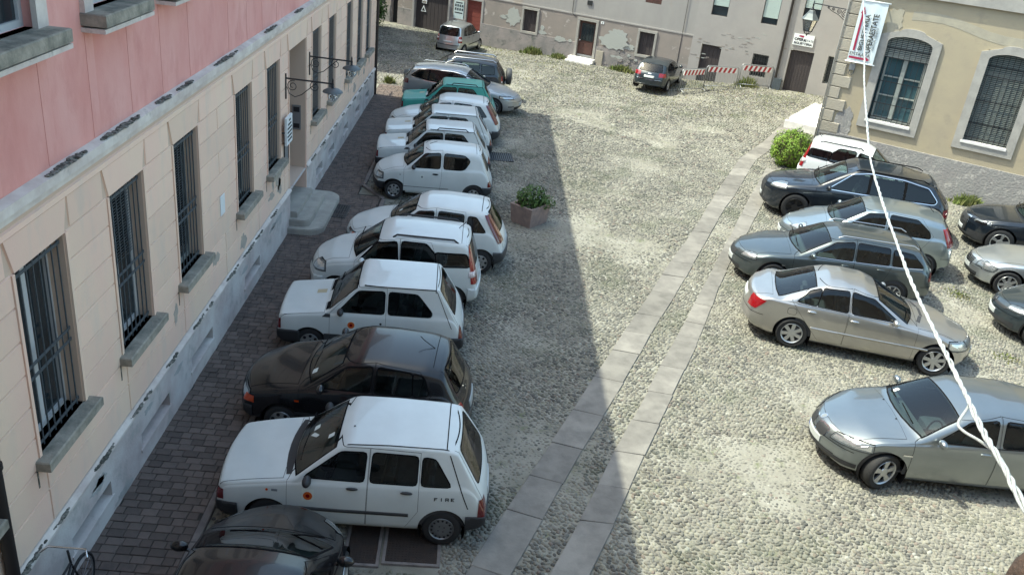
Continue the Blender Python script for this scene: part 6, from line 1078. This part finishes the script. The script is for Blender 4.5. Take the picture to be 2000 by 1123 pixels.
# ------------------------------------------------------------------ parking the cars
D = R_; LR = 'cars along the rose building'; RR = 'cars on the right side of the square'
car('nearblack', 'paint_black', 'black car at the bottom edge seen over its windscreen, nose pointing away', -2.03, 8.78, D(-91), group=LR)
car('boxy5', 'paint_white', 'white boxy five door hatchback with orange crest, nearest white car', -3.09, 9.62, D(1), 'rim_grey', group=LR, scale=(.955, .98, 1))
car('round5', 'paint_black', 'glossy black hatchback parked between two white cars', -3.42, 11.80, D(-2), group=LR, scale=(.955, .98, .985))
car('tiny3_logo', 'paint_white', 'white boxy three door city car with orange crest on its door', -3.40, 14.12, D(3), group=LR, scale=(.955, .98, .98))
car('tall5', 'paint_white', 'white tall city car with black roof rail and red tail lamp', -3.32, 16.25, D(1), group=LR, scale=(.96, .98, .98))
car('punchy5', 'paint_white', 'white rounded hatchback beside the stone planter, tall dark red tail lamps', -2.96, 18.35, D(-1), group=LR, scale=(.95, .98, .98))
car('bubble3', 'paint_white', 'white bubble shaped city car with grey crest and both wheels showing', -2.95, 22.32, D(4), group=LR, scale=(.94, .96, .96))
car('tiny3_rail', 'paint_white', 'white boxy city car with one black roof rail behind the bubble shaped car', -3.16, 24.25, D(5), group=LR, scale=(.95, .96, .96))
car('tiny3', 'paint_white', 'white boxy city car without roof rail, second behind the bubble shaped car', -3.16, 26.05, D(5), group=LR, scale=(.95, .96, .96))
car('punchy5', 'paint_white', 'white rounded hatchback parked next to the green city car', -3.25, 27.85, D(2), group=LR, scale=(.95, .96, .96))
car('tiny3_rail', 'paint_green', 'turquoise green boxy city car with black roof rails', -3.1, 29.95, D(3), group=LR, scale=(.95, .96, .96))
car('estate_a', 'paint_warmgrey', 'grey estate car with chrome window line, nose out to the square', 1.05, 31.9, D(172), group=LR, scale=(.95, .95, .93))
car('offroader', 'paint_navy', 'dark off-road car with covered spare wheel on its tailgate', -3.5, 33.9, D(1), group=LR, scale=(.95, .95, .89))
car('minivan', 'paint_silver', 'small silver people carrier seen from behind near the red door', -1.35, 45.4, D(-108), group='cars at the far house', scale=(.84,) * 3)
car('compact', 'paint_darkblue', 'dark compact hatchback seen from behind beside the barriers', 7.95, 40.9, D(-113), group='cars at the far house', scale=(.86,) * 3)
car('bigsuv', 'paint_navy', 'large dark blue SUV with chrome window frame', 8.02, 24.35, D(-16), 'rim_dark', group=RR)
car('tall5', 'paint_white_b', 'white tall city car half hidden between the bush and the big SUV', 13.15, 25.55, D(153), group=RR)
car('icehatch', 'paint_iceblue', 'pale blue silver hatchback behind the blue grey estate', 7.72, 21.35, D(-13), group=RR)
car('estate_b', 'paint_bluegrey', 'blue grey estate car with roof rails behind the champagne saloon', 5.95, 19.2, D(-8), group=RR)
car('saloon', 'paint_champagne', 'champagne silver saloon with its boot towards the stone track', 10.0, 15.45, D(166.5), group=RR)
car('kidney', 'paint_grey', 'grey hatchback with twin grille in the right foreground', 5.66, 11.86, D(-1.5), 'rim_silver', steer=R_(22), group=RR)
car('edge_suv', 'paint_navy', 'black SUV nose at the right edge, farthest of three cars there', 13.4, 23.1, D(-18), group=RR)
car('edge_coupe', 'paint_brightsilver', 'bright silver coupe nose at the right edge with round headlamps', 12.2, 20.2, D(-18), group=RR)
car('edge_hatch', 'paint_slate', 'dark grey hatchback nose at the right edge, nearest of three cars there', 11.5, 17.55, D(-18), group=RR)
# ================================================================== SMALL THINGS
def leaves(n, fn, size, seed=1, up=.4):
    r = random.Random(seed); m = MB()
    for _ in range(n):
        c, out = fn(r); c = Vector(c); d = (Vector(out) + Vector((r.gauss(0, .5), r.gauss(0, .5), r.gauss(up, .4)))).normalized(); s = size * r.uniform(.6, 1.3); t = d.orthogonal().normalized(); t.rotate(Quaternion(d, r.uniform(0, 6.28))); b = d.cross(t)
        tip = t * s + d * (-.15 * s); m.add([c - t * s, c + b * s * .45 + d * s * .08, c + tip, c - b * s * .45 + d * s * .08], [[0, 1, 2, 3]])
    return m
def ellip(c, rx, ry, rz, shell=.55):
    def fn(r):
        while True:
            v = Vector((r.uniform(-1, 1), r.uniform(-1, 1), r.uniform(-1, 1))); l = v.length
            if shell < l <= 1: break
        bump_ = 1 + .17 * math.sin(v.x * 7 + c[0]) * math.cos(v.y * 6 + v.z * 5) + (r.random() < .06) * r.uniform(0, .16)
        return (c[0] + v.x * rx * bump_, c[1] + v.y * ry * bump_, c[2] + v.z * rz * bump_), v
    return fn
# rounded bush at the ochre corner
t = thing('bush', 'bright green clipped bush at the corner of the ochre building', 'bush', (10.15, 28.65, 0))
m = leaves(5200, ellip((0, 0, .62), .68, .62, .66, .72), .045, 3); m.v += []; m.build('crown', 'leaf_bright', t); b = MB(); b.ell((0, 0, .58), .56, .52, .54, 12, 8); b.build('inner_twigs', 'stem', t, True); MB().tube([(0, 0, -.05), (.02, 0, .3)], .05, 8).build('trunk', 'stem', t)
# dark shrub beyond the far corner
t = thing('shrub', 'leafy green shrub against the far wall beyond the downpipe', 'shrub', (-6.6, 46.6, 0)); leaves(1500, ellip((0, 0, .9), .8, .6, .95, .2), .09, 5).build('crown', 'leaf', t)
for k in range(6): MB().tube([(random.uniform(-.2, .2), 0, 0), (random.uniform(-.5, .5), random.uniform(-.3, .3), 1.4)], .02, 5).build('branch', 'stem', t)
# planter
t = thing('planter', 'square stone planter with a leafy flowering plant beside the white hatchback', 'planter', (1.22, 21.05, 0), R_(-38), scale=(1.15, 1.15, 1.12))
wv, lv = .30, .36
m = MB(); V = [(-wv, -lv), (wv, -lv), (wv, lv), (-wv, lv)]; k = .86
m.add([(x * k, y * k, 0) for x, y in V] + [(x, y, .46) for x, y in V] + [(x * .84, y * .84, .46) for x, y in V] + [(x * .82, y * .82, .36) for x, y in V], [[0, 1, 5, 4], [1, 2, 6, 5], [2, 3, 7, 6], [3, 0, 4, 7], [4, 5, 9, 8], [5, 6, 10, 9], [6, 7, 11, 10], [7, 4, 8, 11], [8, 9, 13, 12], [9, 10, 14, 13], [10, 11, 15, 14], [11, 8, 12, 15], [12, 13, 14, 15]]); m.build('trough', 'terracotta', t)
m = leaves(900, ellip((0, 0, .60), .32, .42, .28, .1), .042, 8); m.build('foliage', 'leaf', t); leaves(240, ellip((.22, .22, .50), .24, .26, .16, .1), .04, 9).build('foliage', 'leaf', t); leaves(40, ellip((0, 0, .68), .3, .34, .12, .1), .022, 10).build('flowers', 'paint_white', t)
# weeds along the walls
def weeds(label, x, y, sx, sy, h, n, seed, rot=0, mat='grass'):
    r = random.Random(seed); m = MB(); z0 = float(gz(x, y))
    for _ in range(n):
        px, py = r.gauss(0, sx * .5), r.gauss(0, sy * .5); a = r.uniform(0, 6.28); hh = h * r.uniform(.35, 1.1) * math.exp(-(px / sx) ** 2); w = .012 + .012 * r.random(); dx, dy = math.cos(a), math.sin(a); lx, ly = r.gauss(0, .35) * hh, r.gauss(0, .35) * hh
        m.add([(px - dy * w, py + dx * w, -.02), (px + dy * w, py - dx * w, -.02), (px + lx * .5 + dy * w, py + ly * .5 - dx * w, hh * .65), (px + lx, py + ly, hh), (px + lx * .5 - dy * w, py + ly * .5 + dx * w, hh * .65)], [[0, 1, 2, 3, 4]])
    o = m.build('weeds', mat, None, loc=(x, y, z0)); o.rotation_euler = (0, 0, rot); return tag(o, label, 'weeds', 'weeds growing in the square')
a = R_(-28.5)
weeds('tall weed clump left of the front door of the plastered house', 1.75, 44.25, .6, .25, .42, 420, 1, a); weeds('low weeds just beside the front doorstep', 3.0, 43.5, .5, .25, .3, 260, 2, a); weeds('weeds between the front door and the dark compact car', 5.95, 41.85, .8, .25, .35, 360, 3, a); weeds('weeds behind the right barrier under the grilled window', 11.2, 39.15, .5, .2, .5, 240, 4, a)
weeds('weed tuft at the base of the ochre wall behind the big SUV', 15.3, 26.25, .55, .2, .4, 380, 5, R_(-32.5)); weeds('small weed tuft on the ochre wall base right of the larger tuft', 16.1, 25.75, .3, .15, .25, 150, 6, R_(-32.5)); weeds('weeds at the right edge by the ochre wall', 17.2, 25.1, .6, .2, .4, 320, 7, R_(-32.5)); weeds('flat grass patch in the cobbles beside the silver coupe', 11.6, 19.0, .35, .3, .06, 260, 8); weeds('flat grass patch in the cobbles right of the champagne saloon', 11.2, 15.9, .4, .3, .05, 180, 9); weeds('grass tuft at the far end of the pavement by the downpipe', -4.1, 34.6, .25, .15, .35, 120, 10)
sf_ = MB(); r = random.Random(77)
for _ in range(9000):     # thin moss and grass in the joints towards the far side
    while True:
        px, py = r.uniform(-4, 14), r.uniform(34, 46)
        if (px - 3.749) * math.sin(R_(28.5)) + (py - 43.476) * math.cos(R_(28.5)) < -.05 and r.random() < .15 + .85 * math.exp(-abs((px - 3.749) * math.sin(R_(28.5)) + (py - 43.476) * math.cos(R_(28.5))) / 1.6) * (.5 + .5 * math.sin(px * 1.3 + py)): break
    z0 = float(gz(px, py)); h = r.uniform(.02, .09); a = r.uniform(0, 6.28); w = .02; sf_.add([(px - w * math.cos(a), py - w * math.sin(a), z0 - .01), (px + w * math.cos(a), py + w * math.sin(a), z0 - .01), (px + r.gauss(0, .03), py + r.gauss(0, .03), z0 + h)], [[0, 1, 2]])
tag(sf_.build('joint_grass', M('dry_grass', (.22, .20, .09), .8, col2=(.14, .17, .05), scale=.9, spec=.2)), 'thin dry grass growing in the joints of the far cobbles', 'grass', kind='stuff')
# crowd control barriers
def barrier(label, p, q):
    p, q = Vector(p), Vector(q); d = q - p; L_ = d.length; ang = math.atan2(d.y, d.x); z0 = float(gz((p.x + q.x) / 2, (p.y + q.y) / 2)); t = thing('barrier', label, 'barrier', (p.x, p.y, z0 + .02), ang, 'crowd barriers at the cellar door'); H0, H1, r_ = .14, 1.0, .12
    path = [(0, 0, .02), (0, 0, H1 - r_)] + [(r_ - r_ * math.cos(a), 0, H1 - r_ + r_ * math.sin(a)) for a in np.linspace(.3, 1.27, 4)] + [(r_, 0, H1), (L_ - r_, 0, H1)] + [(L_ - r_ + r_ * math.sin(a), 0, H1 - r_ + r_ * math.cos(a)) for a in np.linspace(.3, 1.27, 4)] + [(L_, 0, H1 - r_), (L_, 0, .02)]
    m = MB(); m.tube(path, .02, 8); m.tube([(0, 0, H0), (L_, 0, H0)], .016, 6); m.build('frame', 'galvanised', t, True)
    n = int(L_ / .11)
    for i in range(1, n): MB().tube([(i * L_ / n, 0, H0), (i * L_ / n, 0, H1)], .006, 5).build('rod', 'galvanised', t)
    for x in (.06, L_ - .06): m = MB(); m.tube([(x, -.28, .0), (x, -.18, .08), (x, 0, .14), (x, .18, .08), (x, .28, .0)], .016, 6); m.build('foot', 'galvanised', t, True)
    bd = MB().box(.10, L_ - .10, -.022, .022, .74, .96).build('board', 'stripe_white', t); k = 6; w = (L_ - .2) / k
    for i in range(k):
        x = .10 + i * w; MB().prism([(x + .01, .742), (x + w * .52, .742), (min(x + w * .92, L_ - .101), .958), (x + w * .42, .958)], -.026, .026, 'y').build('red_stripe', 'stripe_red', bd)
barrier('red and white striped barrier touching the dark compact car', (7.95, 37.75), (9.15, 38.55)); barrier('red and white striped barrier in the middle, before the cellar door', (9.12, 38.45), (10.6, 38.75)); barrier('red and white striped barrier on the right below the grilled window', (10.68, 38.72), (12.15, 38.85))
# power cable close to the camera: three white strands twisted together
PX = [((1684, -60), 9.0), ((1686, 0), 8.0), ((1689, 80), 7.0), ((1688, 160), 6.2), ((1693, 235), 5.6), ((1700, 310), 5.0), ((1722, 390), 4.4), ((1748, 465), 3.9), ((1778, 545), 3.4), ((1812, 620), 3.0), ((1850, 695), 2.6), ((1886, 770), 2.25), ((1922, 845), 1.95), ((1962, 915), 1.7), ((2002, 990), 1.5), ((2060, 1090), 1.3)]
K = [at_depth(p, d) for p, d in PX]
def cr_(P, n=14):
    out = []
    for i in range(len(P) - 1):
        a, b, c, d = P[max(i - 1, 0)], P[i], P[i + 1], P[min(i + 2, len(P) - 1)]
        for j in range(n): t = j / n; out.append(.5 * ((2 * b) + (c - a) * t + (2 * a - 5 * b + 4 * c - d) * t * t + (3 * b - a - 3 * c + d) * t ** 3))
    return out + [P[-1]]
CL = cr_(K); t = thing('power_cable', 'twisted white cable hanging across the right side close to the viewer', 'cable', (0, 0, 0)); dist = 0; ph = []
for i in range(len(CL)):
    if i: dist += (CL[i] - CL[i - 1]).length
    ph.append(dist * 24)
fine = []
for s_ in range(3):
    pts = []
    for i, c in enumerate(CL):
        tg = (CL[min(i + 1, len(CL) - 1)] - CL[max(i - 1, 0)]).normalized(); u = tg.cross(Vector((0, 0, 1))).normalized(); v = tg.cross(u); a = ph[i] + s_ * 2.094 + .4 * math.sin(i * .37); pts.append(c + (u * math.cos(a) + v * math.sin(a)) * (.0038 + .0011 * math.sin(i * .23 + s_)))
    MB().tube(pts, .0033, 7).build('strand', 'cable', t, True)
lp = cr_([at_depth(p, d) for p, d in (((1886, 770), 2.24), ((1893, 790), 2.2), ((1872, 825), 2.12), ((1882, 842), 2.08), ((1915, 862), 1.98), ((1950, 890), 1.8), ((1972, 930), 1.68))]); MB().tube(lp, .0037, 7).build('loose_strand', 'cable', t, True)
t = thing('cable_anchor', 'dark rusty anchor block at the lower right corner near the viewer', 'bracket', (0, 0, 0)); c = at_depth((2040, 1150), 1.3); MB().ell(c, .055, .05, .07, 14, 10).build('block', M('rust', (.035, .022, .016), .9, col2=(.06, .035, .025), scale=40, bump=.5, bscale=80), t, True)
# bicycle by the rose wall at the bottom edge
t = thing('bicycle', 'dark bicycle leaning on the rose wall at the bottom left edge', 'bicycle', (-4.1, 6.98, .05), R_(90))
def ring(mb, c, R0, r): mb.tube([(c[0] + R0 * math.cos(a), c[1], c[2] + R0 * math.sin(a)) for a in np.linspace(0, 2 * math.pi, 28, endpoint=False)], r, 6, True)
for x in (-.52, .52):
    w_ = link('wheel', None, t, (x, 0, .33)); m = MB(); ring(m, (0, 0, 0), .31, .018); m.build('tyre', 'rubber', w_, True); m = MB(); ring(m, (0, 0, 0), .285, .008); m.build('rim', 'galvanised', w_, True)
    for k in range(12): MB().tube([(0, 0, 0), (.28 * math.cos(k * .5236), 0, .28 * math.sin(k * .5236))], .0015, 3).build('spoke', 'galvanised', w_)
m = MB(); m.tube([(-.52, 0, .33), (-.14, 0, .30), (-.25, 0, .80)], .014, 6); m.tube([(-.14, 0, .30), (.36, 0, .72)], .016, 6); m.tube([(-.22, 0, .72), (.36, 0, .76)], .014, 6); m.tube([(.52, 0, .33), (.36, 0, .74), (.33, 0, .95)], .014, 6); m.tube([(-.52, 0, .33), (-.22, 0, .72)], .010, 6); m.build('frame', 'iron_dark', t, True)
m = MB(); m.tube([(.22, -.26, .98), (.33, -.2, .99), (.33, .2, .99), (.22, .26, .98)], .012, 6); m.build('handlebar', 'chrome', t, True); m = MB(); m.ell((-.27, 0, .84), .14, .085, .04, 12, 8); m.build('saddle', 'plastic', t, True)
m = MB(); m.box(-.70, -.34, -.07, .07, .68, .70); m.build('rear_rack', 'iron_dark', t)
